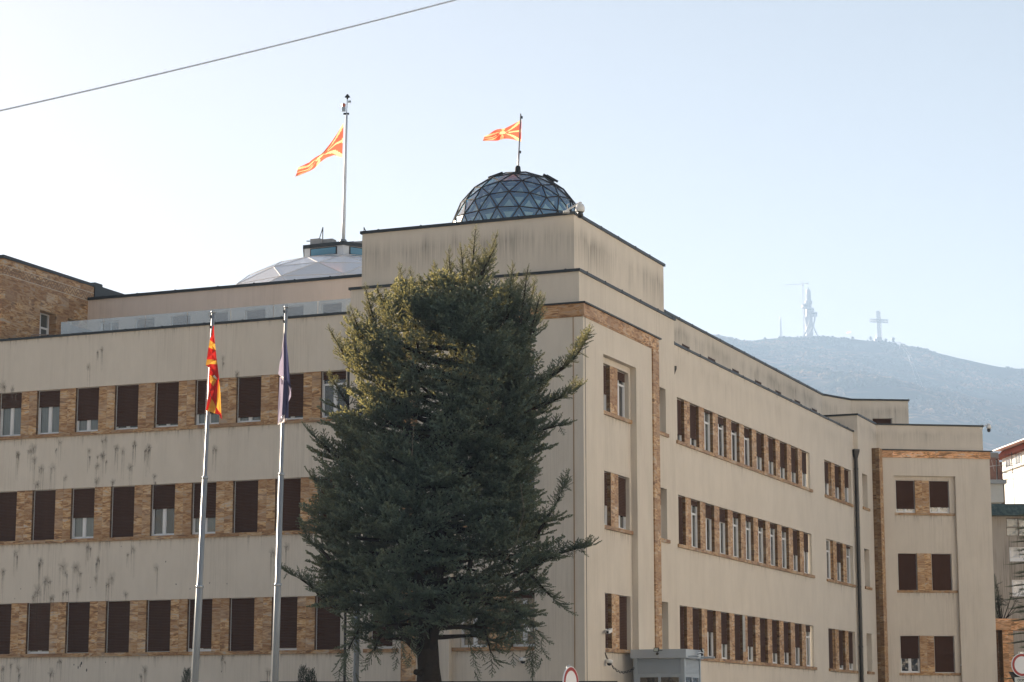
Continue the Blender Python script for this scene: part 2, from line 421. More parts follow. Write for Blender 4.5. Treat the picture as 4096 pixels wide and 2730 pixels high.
# --- right wing (plane b = .5)
fr_ = FRr(.5); rw = MB(); holes = []
for (z0, z1, zs) in ROWS: holes += [(12.37, 33.55, z0, z1), (36.45, 42.1, z0, z1)]
wall(rw, fr_, 10.5, 42.9, 0, WZ, holes, .28)
rw.quad(*[fr_.P(q) for q in ((10.5, .3, WZ-1), (42.9, .3, WZ-1), (42.9, .3, WZ), (10.5, .3, WZ))])
rw.quad(*[fr_.P(q) for q in ((10.5, .3, 16.4), (42.9, .3, 16.4), (42.9, 4, 16.4), (10.5, 4, 16.4))])
rw.build('wall', M['wallW'], PB)
mbc = MB(); mbc.box(11.2, 42.9, -.06, .34, 17.385, 17.475, T=fr_.P); seams(mbc, fr_, 11.2, 42.9, 17.385, 17.475, -.06); mbc.build('parapet_cap', M['cap'], PB)
COVR = [[.80, .78, .03, .17, .2, .22, .6, .6, .65, .66, .57], [1, .10, .28, .28, .1, .1, .15, .1, .1, .58, .43], [1, 1, .44, .66, 1, .65, 1, .74, .70, .55, .14]]
COVG = [[.6, .6, .5], [0, .48, .05], [1, .87, .8]]
for r, (z0, z1, zs) in enumerate(ROWS):
    ed = [12.37]
    for k in range(10):
        p0 = 13.42+2.0*k; ed += [p0, p0+.76]
        pr = pier(fr_, p0+.38, .035, z0, .76, z1-z0, .245)
        if r == 2 and k == 4:
            mg = MB(); mg.box(-.40, -.02, -.012, .0, .42, z1-z0-.01); mg.build('marble_slab', M['gmar'], pr)
    ed.append(33.55)
    for k in range(11):
        a0, a1 = ed[2*k], ed[2*k+1]
        if k == 0: a0 = 12.2
        if k == 10: a1 = min(a1, a0+1.30)
        window(fr_, (a0+a1)/2, .17, z0, a1-a0, z1-z0, COVR[r][k])
    sill(fr_, 12.2, 33.85, 0, zs, z0)
    ed = [36.45, 37.95, 38.7, 40.0, 40.75, 42.1]
    for p0, p1 in ((37.95, 38.70), (40.0, 40.75)): pier(fr_, (p0+p1)/2, .035, z0, p1-p0, z1-z0, .245)
    for k in range(3): window(fr_, (ed[2*k]+ed[2*k+1])/2, .17, z0, min(1.34, ed[2*k+1]-ed[2*k]), z1-z0, COVG[r][k])
    sill(fr_, 36.35, 42.3, 0, zs, z0)
# --- corner pavilion: panel plane 0, wall plane .25
fp, fq = FRr(0), FL(0); fb, fc = FRr(.25), FL(.25)
pv = MB()
wall(pv, fp, 0, 8.40, 0, 17.0, [(2.13, 5.84, 0, 15.43, .25)], .25)
wall(pv, fq, -7.25, 0, 0, 17.0, [(-5.36, -1.95, 0, 15.43, .25)], .25)
bh = [(2.45, 5.64, z0, z1) for z0, z1, _ in ROWS]
wall(pv, fb, 2.13, 5.84, 0, 15.43, bh, .28)
lh = [(-5.05, -2.05, z0, z1) for z0, z1, _ in ROWS]
wall(pv, fc, -5.36, -1.95, 0, 15.43, lh, .28)
wall(pv, fb, 8.40, 11.33, 0, 18.28, [(9.15, 10.15, z0, z1) for z0, z1, _ in ROWS], .34)
wall(pv, fc, -9.74, -7.25, 0, 18.28, [(-8.8, -7.8, z0, z1) for z0, z1, _ in ROWS], .34)
wall(pv, fb, .25, 8.40, 16.98, 18.28); wall(pv, fc, -7.25, -.25, 16.98, 18.28)
pv.quad((8.4, 0, 0), (8.4, .25, 0), (8.4, .25, 17), (8.4, 0, 17)); pv.quad((0, 7.25, 0), (.25, 7.25, 0), (.25, 7.25, 17), (0, 7.25, 17))
pv.quad((11.33, .25, 0), (11.33, 2, 0), (11.33, 2, 18.28), (11.33, .25, 18.28))
pv.quad((11.33, 2, 15), (11.33, 9, 15), (11.33, 9, 18.28), (11.33, 2, 18.28))
pv.quad((.25, 9.74, 0), (.6, 9.74, 0), (.6, 9.74, 18.28), (.25, 9.74, 18.28))
pv.quad((.6, 9.74, 15), (11.33, 9.74, 15), (11.33, 9.74, 18.28), (.6, 9.74, 18.28))
pv.quad((0, 0, 17), (8.4, 0, 17), (8.4, .25, 17), (.25, .25, 17)); pv.quad((0, 0, 17), (.25, .25, 17), (.25, 7.25, 17), (0, 7.25, 17))
pv.quad((.25, .25, 18.27), (11.33, .25, 18.27), (11.33, 9.74, 18.27), (.25, 9.74, 18.27))
pv.build('wall', M['wall'], PB)
tb = MB()
wall(tb, FRr(.55), .55, 10.95, 18.2, 20.55); wall(tb, FL(.55), -9.42, -.55, 18.2, 20.55)
tb.quad((10.95, .55, 18.2), (10.95, 9.42, 18.2), (10.95, 9.42, 20.55), (10.95, .55, 20.55))
tb.quad((.55, 9.42, 18.2), (10.95, 9.42, 18.2), (10.95, 9.42, 20.55), (.55, 9.42, 20.55))
tb.quad((.55, .55, 20.3), (10.95, .55, 20.3), (10.95, 9.42, 20.3), (.55, 9.42, 20.3))
tb.build('upper_wall', M['wallA'], PB)
def rim(c, a1, b1, z0, z1, o=.07, t=.3):           # coping round the two street sides and the back of a level
    mb = MB()
    mb.box(c-o, a1+o, c-o, c+t, z0, z1); mb.box(c-o, c+t, c+t, b1+o, z0, z1)
    seams(mb, FRr(c), c, a1, z0, z1, -o); seams(mb, FL(c), -b1, -c, z0, z1, -o); mb.box(a1+o-.35, a1+o, c+t, b1+o, z0, z1); mb.box(c+t, a1+o-.35, b1+o-.35, b1+o, z0, z1)
    return mb.build('parapet_cap', M['cap'], PB)
rim(.55, 10.95, 9.42, 20.53, 20.64); rim(.25, 11.33, 9.74, 18.27, 18.37)
mb = MB(); mb.box(-.13, 8.62, -.13, .24, 16.995, 17.05); mb.box(-.13, .24, .24, 7.45, 16.995, 17.05); mb.build('cornice_cap', M['cap'], PB)
mb = MB(); mb.box(-.06, 8.46, -.06, -.001, 16.56, 16.99); mb.box(-.06, -.001, 0, 7.31, 16.56, 16.99)
mb.box(-.035, 8.44, -.035, -.001, 16.50, 16.557); mb.box(-.035, -.001, 0, 7.29, 16.50, 16.557)
mb.build('travertine_band', M['travb'], PB)
mb = MB(); mb.box(7.72, 8.46, -.06, -.001, 0, 16.49); mb.box(8.402, 8.46, 0, .245, 0, 16.49); mb.build('travertine_strip', M['trav'], PB)
mb = MB(); mb.box(-.06, -.001, 6.72, 7.31, 0, 16.49); mb.build('travertine_strip', M['trav'], PB)
mb = MB(); mb.box(.19, .215, -.012, -.001, 0, 16.5); mb.build('lightning_conductor', M['cap'], PB)
mb = MB(); mb.box(-.02, -.001, .37, .405, 0, 16.5); mb.build('lightning_conductor', M['copper'], PB)
for r, (z0, z1, zs) in enumerate(ROWS):
    pier(fb, 4.0, .02, z0, .85, z1-z0, .26)
    window(fb, 3.0, .17, z0, 1.1, z1-z0, (.6, .6, 1)[r]); window(fb, 5.04, .17, z0, 1.2, z1-z0, (.18, .72, 1)[r])
    sill(fb, 2.16, 5.82, 0, zs, z0, .08)
    pier(fc, -3.46, .02, z0, .98, z1-z0, .26)
    window(fc, -4.5, .17, z0, 1.1, z1-z0, 0.12, transom=False, pane='glassd'); window(fc, -2.51, .17, z0, .93, z1-z0, .12, transom=False, pane='glassd')
    sill(fc, -5.33, -1.98, 0, zs, z0, .08)
    window(fb, 9.65, .26, z0, 1.0, z1-z0, 0.3); sill(fb, 9.05, 10.35, 0, zs, z0)
    window(fc, -8.3, .26, z0, 1.0, z1-z0, (.5, .7, .93)[r]); sill(fc, -9.0, -7.55, 0, zs, z0)
# --- penthouse behind the left terrace (plane a = 4.5) and along the right wing (b = 2.6)
fpl = FL(7.3); ph = MB()
PB_ = [25.35, 23.5, 21.67, 19.78, 17.94, 16.08, 14.25]
wall(ph, fpl, -26.5, -9.0, 16.3, 20.38, [(-b-.5, -b+.5, 17.0, 19.34) for b in PB_], .24)
ph.quad((7.3, 9, 20.3), (7.3, 26.4, 20.3), (18, 26.4, 20.3), (18, 9, 20.3))
ph.build('penthouse_wall', M['pent'], PB)
for i, b in enumerate(PB_): window(fpl, -b, .13, 17.0, 1.0, 2.34, 0 if i == 0 else .97, name='terrace_window')
mb = MB(); mb.box(-26.49, -9.43, -.07, .3, 20.36, 20.48, T=fpl.P); seams(mb, fpl, -26.4, -9.5, 20.36, 20.48, -.07); mb.build('parapet_cap', M['cap'], PB)
fpr = FRr(3.6); pr_ = MB()
SL = [23.14, 27.17, 31.16, 35.2, 39.0, 42.83, 46.45]
wall(pr_, fpr, 10.6, 48.3, 16.3, 20.36, [(a-.57, a+.57, 17.0, 19.33) for a in SL], .12)
pts = [(48.3, 3.6), (50.95, 2.56), (52.55, -.45)]
fch = []
for (p, q) in zip(pts[:-1], pts[1:]):
    th = math.atan2(q[1]-p[1], q[0]-p[0]); f = Fr(p[0], p[1], th); Ln = math.hypot(q[0]-p[0], q[1]-p[1]); fch.append((f, Ln))
wall(pr_, fch[0][0], 0, fch[0][1], 16.3, 20.36)
zz7 = lambda x, y: (3000+x*.46578, 1000+y*.46578)
lo0, lo1 = [planhit(*zz7(x, 1455), fch[1][0].o, (math.cos(fch[1][0].th), math.sin(fch[1][0].th))) for x in (1052, 1220)]
LOZ = planhit(*zz7(1052, 1446), fch[1][0].o, (math.cos(fch[1][0].th), math.sin(fch[1][0].th)))[1]
wall(pr_, fch[1][0], 0, fch[1][1], 16.3, 20.36, [(lo0[0], lo1[0], LOZ-1.5, LOZ)], .25)
e = Vector((52.55, -.45)) + Vector((.862, .506))*9
pr_.quad((52.55, -.45, 16.3), (e.x, e.y, 16.3), (e.x, e.y, 20.36), (52.55, -.45, 20.36))
pr_.poly([(10.6, 3.6, 20.3), (48.3, 3.6, 20.3), (50.95, 2.56, 20.3), (52.55, -.45, 20.3), (e.x, e.y, 20.3), (52, 14, 20.3), (10.6, 14, 20.3)])
pr_.build('penthouse_wall', M['wallP'], PB)
for i, a in enumerate(SL): window(fpr, a, .02, 17.0, 1.14, 2.33, 1.0, name='terrace_window')
window(fch[1][0], (lo0[0]+lo1[0])/2, .15, LOZ-1.5, lo1[0]-lo0[0], 1.5, 1.0, name='terrace_window')
mb = MB(); mb.box(10.97, 48.33, -.07, .28, 20.345, 20.455, T=fpr.P); seams(mb, fpr, 11, 48.2, 20.345, 20.455, -.07)
mb.box(-.02, fch[0][1]+.04, -.07, .28, 20.35, 20.453, T=fch[0][0].P); mb.box(-.02, fch[1][1]+.07, -.072, .28, 20.353, 20.451, T=fch[1][0].P)
mb.build('parapet_cap', M['cap'], PB)
# --- far block at the right wing's end
s8 = 1096/1668
z8 = lambda x, y: (3000+x*s8, 1700+y*s8)
fw = MB(); fb2 = FRr(.25)
wall(fw, fb2, 42.82, 47.2, 0, 18.32, [(43.6, 44.75, z0, z1) for z0, z1, _ in ROWS], .36)
fw.quad((42.82, 6, 0), (42.82, .25, 0), (42.82, .25, 18.32), (42.82, 6, 18.32))
DD = (.506, -.862); NI = (.862, .506)
FT = math.atan2(DD[1], DD[0])
ff = Fr(47.2, .25, FT)
wall(fw, ff, 0, 6.25, 16.8, 18.32)
q1 = ff.P((6.25, 0, 0)); q2 = ff.P((6.25, 9, 0))
fw.quad((q1[0], q1[1], 16.8), (q2[0], q2[1], 16.8), (q2[0], q2[1], 18.32), (q1[0], q1[1], 18.32))
fw.poly([(42.82, .25, 18.25), (47.2, .25, 18.25), (q1[0], q1[1], 18.25), (q2[0], q2[1], 18.25), (42.82, 8, 18.25)])
fw.build('wall', M['wallF'], PB)
mb = MB(); mb.box(42.76, 47.22, -.06, .3, 18.31, 18.41, T=fb2.P); mb.box(0, 6.32, -.062, .3, 18.315, 18.408, T=ff.P)
mb.box(42.76, 43.1, .55, 6, 18.312, 18.409); mb.build('parapet_cap', M['cap'], PB)
fo = Fr(47.2-.2*NI[0], .25-.2*NI[1], FT)           # the block's framed front
def sx_(x, y): return planhit(*z8(x, y), fo.o, DD)[0]
S0, S1 = sx_(806, 700), sx_(1476, 700)
RL, RR = sx_(880, 700)+.05, sx_(1262, 700)
fa = MB()
wall(fa, fo, S0-.1, S1, 0, 16.9, [(RL, RR, 0, 15.43, .22)], .22)
fi = Fr(fo.o[0]+.22*NI[0], fo.o[1]+.22*NI[1], FT)
def sxi(x, y): return planhit(*z8(x, y), fi.o, DD)[0]
wa, wb, wc, wd = sxi(899, 800), sxi(1016, 800), sxi(1104, 800), sxi(1226, 800)
wall(fa, fi, RL, RR, 0, 15.43, [(wa, wd, z0, z1) for z0, z1, _ in ROWS], .2)
q1 = fo.P((S1, 0, 0)); q2 = fo.P((S1, 9, 0)); fa.quad((q1[0], q1[1], 0), (q2[0], q2[1], 0), (q2[0], q2[1], 16.9), (q1[0], q1[1], 16.9))
fa.quad(*[fo.P(q) for q in ((S0-.1, 0, 16.9), (S1, 0, 16.9), (S1, .3, 16.9), (S0-.1, .3, 16.9))])
fa.build('wall', M['wall'], PB)
COVF = [[.86, .80], [1, 1], [.60, .965]]
for r, (z0, z1, zs) in enumerate(ROWS):
    window(fi, (wa+wb)/2, .1, z0, wb-wa, z1-z0, COVF[r][0], transom=False); window(fi, (wc+wd)/2, .1, z0, wd-wc, z1-z0, COVF[r][1], transom=False)
    pier(fi, (wb+wc)/2, .012, z0, wc-wb, z1-z0, .18)
    sill(fi, RL+.01, RR-.01, 0, zs, z0, .05, .2)
    window(fb2, 44.2, .28, z0, 1.1, z1-z0, .3); sill(fb2, 43.5, 45.0, 0, zs, z0)
mb = MB(); mb.box(S0-.25, S1+.04, -.06, -.001, 16.45, 16.85, T=fo.P); mb.build('travertine_band', M['travo'], PB)
mb = MB(); mb.box(S0-.45, S1+.16, -.14, .195, 16.855, 16.915, T=fo.P); mb.build('cornice_cap', M['cap'], PB)
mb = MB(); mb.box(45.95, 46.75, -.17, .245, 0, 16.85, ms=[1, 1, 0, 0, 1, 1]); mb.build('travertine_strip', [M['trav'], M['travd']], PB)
# --- stone hall at the left, above the terrace
TBb = 26.5; th_ = MB()
ft = FRr(TBb)
wall(th_, ft, .9, 8.0, 15.0, 21.06, [(3.67, 4.88, 17.0, 19.3), (5.76, 6.6, 17.0, 19.3)], .45)
th_.quad((8.0, TBb, 15), (8.0, TBb+9, 15), (8.0, TBb+9, 21.06), (8.0, TBb, 21.06)); th_.quad((.9, TBb, 21), (8.0, TBb, 21), (8.0, TBb+9, 21), (.9, TBb+9, 21)); th_.quad((.9, TBb+9, 15), (.9, TBb, 15), (.9, TBb, 21.06), (.9, TBb+9, 21.06))
th_.build('stone_hall_wall', M['travw'], PB)
for a, w in ((4.275, 1.21), (6.18, .84)): window(ft, a, .36, 17.0, w, 2.3, 0, name='terrace_window')
mb = MB(); mb.box(.82, 7.75, -.06, .5, 21.05, 21.18, T=ft.P); mb.box(7.75, 8.35, -.05, .6, 20.45, 21.27, T=ft.P); mb.box(8.35, 11.4, -.02, .5, 20.3, 21.17, T=ft.P)
mb.build('parapet_cap', M['cap'], PB)
# --- glass balustrade and tube rails on the left terrace
rl = MB(); rl.box(-23.4, -9.75, .20, .26, 17.475, 17.51, T=fl.P); rl = rl.build('glass_balustrade', M['chrome'], PB)
js = [23.39, 21.31, 19.32, 17.34, 15.34, 13.39, 11.42, 9.76]
for b0, b1 in zip(js[:-1], js[1:]):
    mb = MB(); mb.box(-b0+.012, -b1-.012, .22, .235, 17.50, 18.05, T=fl.P); mb.build('glass_panel', M['rail'], rl)
mb = MB(); mb.box(-23.392, -23.378, .24, 2.5, 17.45, 18.05, T=fl.P); mb.build('glass_panel', M['rail'], rl)
mb = MB()
for b0, b1, d in ((25.35, 23.75, .9), (23.55, 22.7, 2.2)):
    pts = [fl.P(q) for q in ((-b0, d, 16.4), (-b0, d, 17.62), (-b0+.06, d, 17.72), (-b0+.15, d, 17.75), (-b1, d, 17.62), (-b1, d, 16.4))]
    mb.tube(pts, .028, 8)
mb.build('terrace_rail', simple('rail_tube', (.26, .19, .15), .5), PB, True)
# --- downpipes with hoppers
def downpipe(a, b, z1, r_, hs=2.25, z0=0):
    mb = MB(); mb.tube([(a, b, z0), (a, b, z1)], r_, 10)
    mb.v += []; n = len(mb.v)
    mb.lathe([(r_*1.05, z1-.05), (r_*hs*.97, z1+.32), (r_*hs, z1+.34), (r_*hs, z1+.46), (r_*hs*.85, z1+.46)], a, b, 4)
    for z in np.arange(2.5, z1, 3.2): mb.lathe([(r_*1.25, z), (r_*1.25, z+.06)], a, b, 10)
    mb.build('downpipe', M['black'], PB)
downpipe(42.62, .34, 15.95, .10); downpipe(11.45, .42, 15.9, .07, 3.3); downpipe(.40, 9.86, 15.9, .06, 3.3); downpipe(.38, 26.45, 15.2, .07)

# --- paint stains thrown on the left wall: thin splats with drips
z1c = lambda x, y: (x*.595, 900+y*.595); z2c = lambda x, y: (x*.595, 1800+y*.595)
SP = [(1,20,1080,40),(1,85,1105,25),(1,685,840,22),(1,595,960,28),(1,1500,895,22),(1,1595,1005,25),(1,120,1545,25),(1,225,1510,40),(1,400,1465,25),(1,600,1520,22),(1,710,1445,25),(1,690,1550,25),(1,785,1500,28),(1,825,1520,32),(1,905,1480,28),(1,1000,1500,28),(1,1445,1510,28),
 (2,120,35,25),(2,235,70,30),(2,280,130,35),(2,355,120,35),(2,250,235,30),(2,440,190,25),(2,690,45,28),(2,655,110,28),(2,655,210,28),(2,760,220,25),(2,875,120,30),(2,1000,10,20),(2,1040,180,22),
 (2,105,695,28),(2,275,755,32),(2,425,790,48),(2,510,795,40),(2,590,655,25),(2,660,740,22),(2,20,820,30),(2,310,880,35),(2,255,950,45),(2,350,1000,28),(2,450,960,28),(2,525,935,30),(2,645,865,22),(2,750,865,42),(2,845,975,28),(2,895,670,30),(2,1050,795,28),(2,1835,695,32),(2,1930,655,32),
 (2,70,1450,25),(2,20,1475,25),(2,125,1475,30),(2,345,1505,35),(2,405,1425,20),(2,975,1480,35),(2,1497,1400,20),(2,1805,1495,28)]
def on_left(z, x, y):
    p = z1c(x, y) if z == 1 else z2c(x, y); d = ray(*p); t = (.5 - loc(CAM).x) / d.dot(U); q = loc(CAM + d*t); return q.y, q.z
st = MB(); dens = []
def splat(b, z, r_, dn):
    k = 26; pts = []
    for i in range(k):
        an = 2*math.pi*i/k; rr = 1.25*r_*(.62+.42*rnd.random()**1.3)*(1.1 if math.sin(an) > 0 else .95)
        pts.append((-b + rr*.8*math.cos(an), -.003, z + rr*math.sin(an)))
    c = (-b, -.003, z)
    for i in range(k): st.tri(fl.P(c), fl.P(pts[i]), fl.P(pts[(i+1) % k])); dens.append((dn, dn*.12, dn*.12))
    for i in range(rnd.randint(2, 5)):              # fine spatter rays
        an = rnd.uniform(.1, 3.0); l = r_*rnd.uniform(1.0, 1.9); w = .010
        x, zz = math.cos(an), math.sin(an)
        st.tri(fl.P((-b-zz*w, -.0033, z+x*w)), fl.P((-b+zz*w, -.0033, z-x*w)), fl.P((-b+x*l, -.0033, z+zz*l))); dens.append((dn, dn, dn*.2))
    for i in range(rnd.randint(3, 8)):              # drips
        x = -b + rnd.uniform(-.55, .55)*r_; l = r_*rnd.uniform(1.5, 7.0); w = rnd.uniform(.007, .020)
        st.quad(fl.P((x-w, -.0036, z-l)), fl.P((x+w, -.0036, z-l)), fl.P((x+w, -.0036, z)), fl.P((x-w, -.0036, z))); dens.append((dn*.25, dn*.25, dn*.6, dn*.6))
lim = [(13.0, 11.1, 15.2), ]
for z, x, y, s in SP:
    b, h = on_left(z, x, y); splat(b, h, s*.0063, rnd.uniform(.28, .62))
    if rnd.random() < .5: splat(b+rnd.uniform(-.25, .25), h-rnd.uniform(0, .3), s*.0034, .45)
def runs(fr, s0, s1, z, n, lmax=.9):                # dirt washed down from a sill
    for i in range(n):
        x = rnd.uniform(s0, s1); l = rnd.uniform(.12, lmax)*rnd.random()**.6; w = rnd.uniform(.012, .06); dn = rnd.uniform(.06, .28)
        st.quad(*[fr.P(q) for q in ((x-w*.6, -.0042, z-l), (x+w*.6, -.0042, z-l), (x+w, -.0042, z), (x-w, -.0042, z))]); dens.append((0, 0, dn, dn))
for z0, z1, zs in ROWS:
    runs(fl, -27, -10, zs, 170); runs(fr_, 12.2, 33.8, zs, 190, .7); runs(fr_, 36.4, 42.2, zs, 50, .7); runs(fb, 2.2, 5.8, zs, 45, .8); runs(fc, -5.3, -2, zs, 40, .8); runs(fi, RL+.05, RR-.05, zs, 40, 1.1)
runs(fl, -27, -9.8, 17.38, 110, .5); runs(fr_, 11.4, 42.7, 17.38, 150, .55)
so = st.build('paint_stain', M['stain'], PB)
tag(so, kind='stuff')
at_ = so.data.attributes.new('dens', 'FLOAT', 'POINT'); at_.data.foreach_set('value', [d for t in dens for d in t])
ch = MB()
for x, y, s in ((548,1435,14),(540,1450,11),(525,1465,10),(583,1480,9),(1185,905,7),(1115,752,6),(1410,895,6),(1527,900,5),(1278,935,5),(607,925,5),(140,935,5),(710,1430,6),(497,1445,7),(815,650,5),(1490,1490,5),(100,1000,5)):
    b, h = on_left(2, x, y); r_ = s*.006; k = 9
    pts = [(-b+r_*rnd.uniform(.4, 1)*.7*math.cos(2*math.pi*i/k), -.005, h+r_*1.3*rnd.uniform(.4, 1.1)*math.sin(2*math.pi*i/k)) for i in range(k)]
    ch.poly([fl.P(p) for p in pts])
tag(ch.build('plaster_chip', simple('bare_chip', (.07, .07, .07), .95, 0, .7, 20), PB), kind='stuff')

# --- geodesic glass dome on the pavilion roof
import bmesh
DC = Vector((6.5, 5.3, 21.18)); DR = 2.77
bm = bmesh.new(); bmesh.ops.create_icosphere(bm, subdivisions=3, radius=1.0)
bm.transform(Matrix.Rotation(R(14), 4, 'Z'))
bm.verts.ensure_lookup_table()
dg = MB(); dl = MB(); dp = MB(); ds = MB()
cut = -.20
for f in bm.faces:
    vs = [v.co.copy() for v in f.verts]
    if min(v.z for v in vs) < cut - .12: continue
    P3 = [DC + v*DR for v in vs]; dg.tri(*P3)
    c = sum(vs, Vector())/3
    inn = vs; mid = [c + (v-c)*.50 for v in vs]
    I = [DC + v*(DR*.945) for v in inn]; Mi = [DC + v*(DR*.945) for v in mid]
    for k in range(3): dl.quad(I[k], I[(k+1) % 3], Mi[(k+1) % 3], Mi[k])
    dp.tri(*Mi)
for e_ in bm.edges:
    a, b = e_.verts[0].co, e_.verts[1].co
    if min(a.z, b.z) < cut - .12: continue
    ds.tube([DC + a*DR*1.003, DC + b*DR*1.003], .024, 5, caps=False)
bm.free()
dome = ds.build('geodesic_dome', M['strut'], PB)
dg.build('glazing', M['domeg'], dome); dl.build('inner_lining', M['domeb'], dome); dp.build('sky_infill', M['domep'], dome)  # pale triangles stand for bright sky behind openings in the lining
mb = MB(); mb.lathe([(2.75, 20.28), (2.75, 20.62), (2.70, 20.62)], DC.x, DC.y, 24); mb.build('curb', M['cap'], dome)
for p, q in (((1953, 713), (2011, 692)), ((2173, 699), (2219, 725))):     # two raised vent flaps near the crown
    yv = wor(*DC).y - .25; mb = MB(); a, b = loc(atY(yv, *p)), loc(atY(yv, *q))
    mb.tube([a, b], .055, 4); mb.tube([a + Vector((.35, 0, .05)), b + Vector((.35, 0, .05))], .05, 4); mb.quad(a, b, b + Vector((.35, 0, .05)), a + Vector((.35, 0, .05))); mb.build('vent_flap', M['strut'], dome)
# --- big shallow dome with its lantern over the main hall
pc = atY(120, *dpx(788, 605)); lc = loc(pc); LX, LY, LZ = lc
mdm = MB(); mst = MB(); NR = 12
rings = [(2.45, LZ-.02), (3.9, LZ-.40), (5.3, LZ-1.05), (6.6, LZ-1.95), (7.9, LZ-3.2)]
RV = []
for i, (r_, z) in enumerate(rings):
    RV.append([Vector((LX + r_*math.cos(2*math.pi*(k+.5*(i % 2))/NR+.22), LY + r_*math.sin(2*math.pi*(k+.5*(i % 2))/NR+.22), z)) for k in range(NR)])
for i in range(len(rings)-1):
    for k in range(NR):
        A, B = RV[i][k], RV[i][(k+1) % NR]
        if i % 2 == 0: c0, c1 = RV[i+1][k], RV[i+1][(k-1) % NR]
        else: c0, c1 = RV[i+1][(k+1) % NR], RV[i+1][k]
        mdm.tri(A, c0, B); mdm.tri(A, c1, c0)
        for p, q in ((A, B), (A, c0), (A, c1)): mst.tube([p, q], .02, 4, caps=False)
md = mst.build('main_dome', simple('pale_strut', (.62, .60, .58), .5), PB)
mdm.build('glazing', M['domew'], md)
mb = MB(); mb.lathe([(8.0, 19.0), (8.0, LZ-3.2), (7.8, LZ-3.2)], LX, LY, 36); mb.build('drum', M['pent'], md)
front = math.atan2(*( (loc(CAM)-lc).yx ))
LR = 2.45
hexp = [(LX + LR*math.cos(front+R(60)*k), LY + LR*math.sin(front+R(60)*k)) for k in range(6)]
lt = MB(); lt.poly([(x, y, LZ-.1) for x, y in hexp][::-1]); lt.poly([(x, y, LZ+.55) for x, y in hexp])
for k in range(6):
    a, b = hexp[k], hexp[(k+1) % 6]; lt.quad((*a, LZ-.1), (*b, LZ-.1), (*b, LZ+.55), (*a, LZ+.55))
ltn = lt.build('lantern', simple('lantern_panel', (.55, .58, .62), .5), PB)
mb = MB(); hx = [(LX + (LR+.1)*math.cos(front+R(60)*k), LY + (LR+.1)*math.sin(front+R(60)*k)) for k in range(6)]
mb.poly([(x, y, LZ+.50) for x, y in hx][::-1]); mb.poly([(x, y, LZ+.70) for x, y in hx])
for k in range(6):
    a, b = hx[k], hx[(k+1) % 6]; mb.quad((*a, LZ+.5), (*b, LZ+.5), (*b, LZ+.70), (*a, LZ+.70))
mb.build('roof_rim', M['cap'], ltn)
for k in range(6):
    a, b = Vector((*hexp[k], 0)), Vector((*hexp[(k+1) % 6], 0)); th = math.atan2((b-a).y, (b-a).x); f = Fr(a.x, a.y, th)
    for nm, s0, s1, zz0, zz1, dd, mt in (('window_trim', .38, 2.07, LZ-.02, LZ+.47, .03, 'strut'), ('window_pane', .45, 2.0, LZ+.06, LZ+.42, .045, 'domeb')):
        mb = MB(); mb.box(s0, s1, -0.001, dd, zz0, zz1, T=lambda q, f=f: f.P((q[0], q[1], q[2])))
        mb.box(s0, s1, -dd, .001, zz0, zz1, T=lambda q, f=f: f.P((q[0], q[1], q[2])))
        mb.build(nm, M[mt] if mt != 'domeb' else cached('lantpane', lambda: simple('lantern_pane', (.10, .25, .36), .15, 0, .1)), ltn)
mb = MB()
for q in ((-1.55, .3, 0), (-1.0, 0, .5), (.8, .2, .2), (1.0, -.2, .55)): mb.box(LX+q[0]*.6-.25, LX+q[0]*.6+.25, LY+q[1]-.3+q[0]*-.55, LY+q[1]+.3+q[0]*-.55, LZ+.70, LZ+.70+.55)
mb.build('roof_equipment', simple('grey_box', (.33, .34, .35), .6, 0, .3), ltn)
mb = MB()
rt = V*1
for sgn in (-1, 1):
    base = lc + Vector((0, 0, .7)); off = Vector((.386*-1, .9225*-1, 0))
    ex = Vector((-.0, 0, 0))
    # right direction in building coords = (U.x, V.x)
    rd = Vector((U.x, V.x, 0))
    p = base + rd*(1.15*sgn)
    mb.tube([p, p+Vector((0, 0, 1.35))], .03, 5); mb.tube([p+Vector((0, 0, 1.3)), p+rd*(.75 if sgn > 0 else .35)*(1 if sgn > 0 else -1)+Vector((0, 0, .1))], .025, 5)
    mb.tube([p+Vector((0, 0, .55)), p+rd*.9*sgn+Vector((0, 0, .55))], .03, 5)
mb.build('roof_antenna', M['strut'], ltn)

# ------------------------------------------------------------------ ground
def gh(x, y):
    t = min(1, max(0, (y-18)/42)); return 1.5*t*t*(3-2*t)
gx = [-6400,-2000,-600,-200,-80,-40,-20,0,20,40,80,200,600,2000,6400]
gy = [-700,-200,-60,-20,0,18,22,26,30,34,38,42,46,50,54,60,70,90,130,200,400,1000,2500,6300]
mb = MB(); mb.v = [(x, y, gh(x, y)) for y in gy for x in gx]; nx = len(gx)
mb.f = [(j*nx+i, j*nx+i+1, (j+1)*nx+i+1, (j+1)*nx+i) for j in range(len(gy)-1) for i in range(nx-1)]; mb.m = [0]*len(mb.f)
g = mb.build('ground', simple('paving', (.24, .225, .205), .9, 0, .15, .6)); tag(g, kind='structure')
mb = MB()
for i in range(60):
    y0, y1 = -30+i*1.0, -29+i*1.0
    if y1 > 16: break
    mb.quad((-120, y0, gh(0, y0)+.006), (120, y0, gh(0, y0)+.006), (120, y1, gh(0, y1)+.006), (-120, y1, gh(0, y1)+.006))
tag(mb.build('road', simple('asphalt', (.055, .055, .057), .85, 0, .25, 2)), kind='structure')

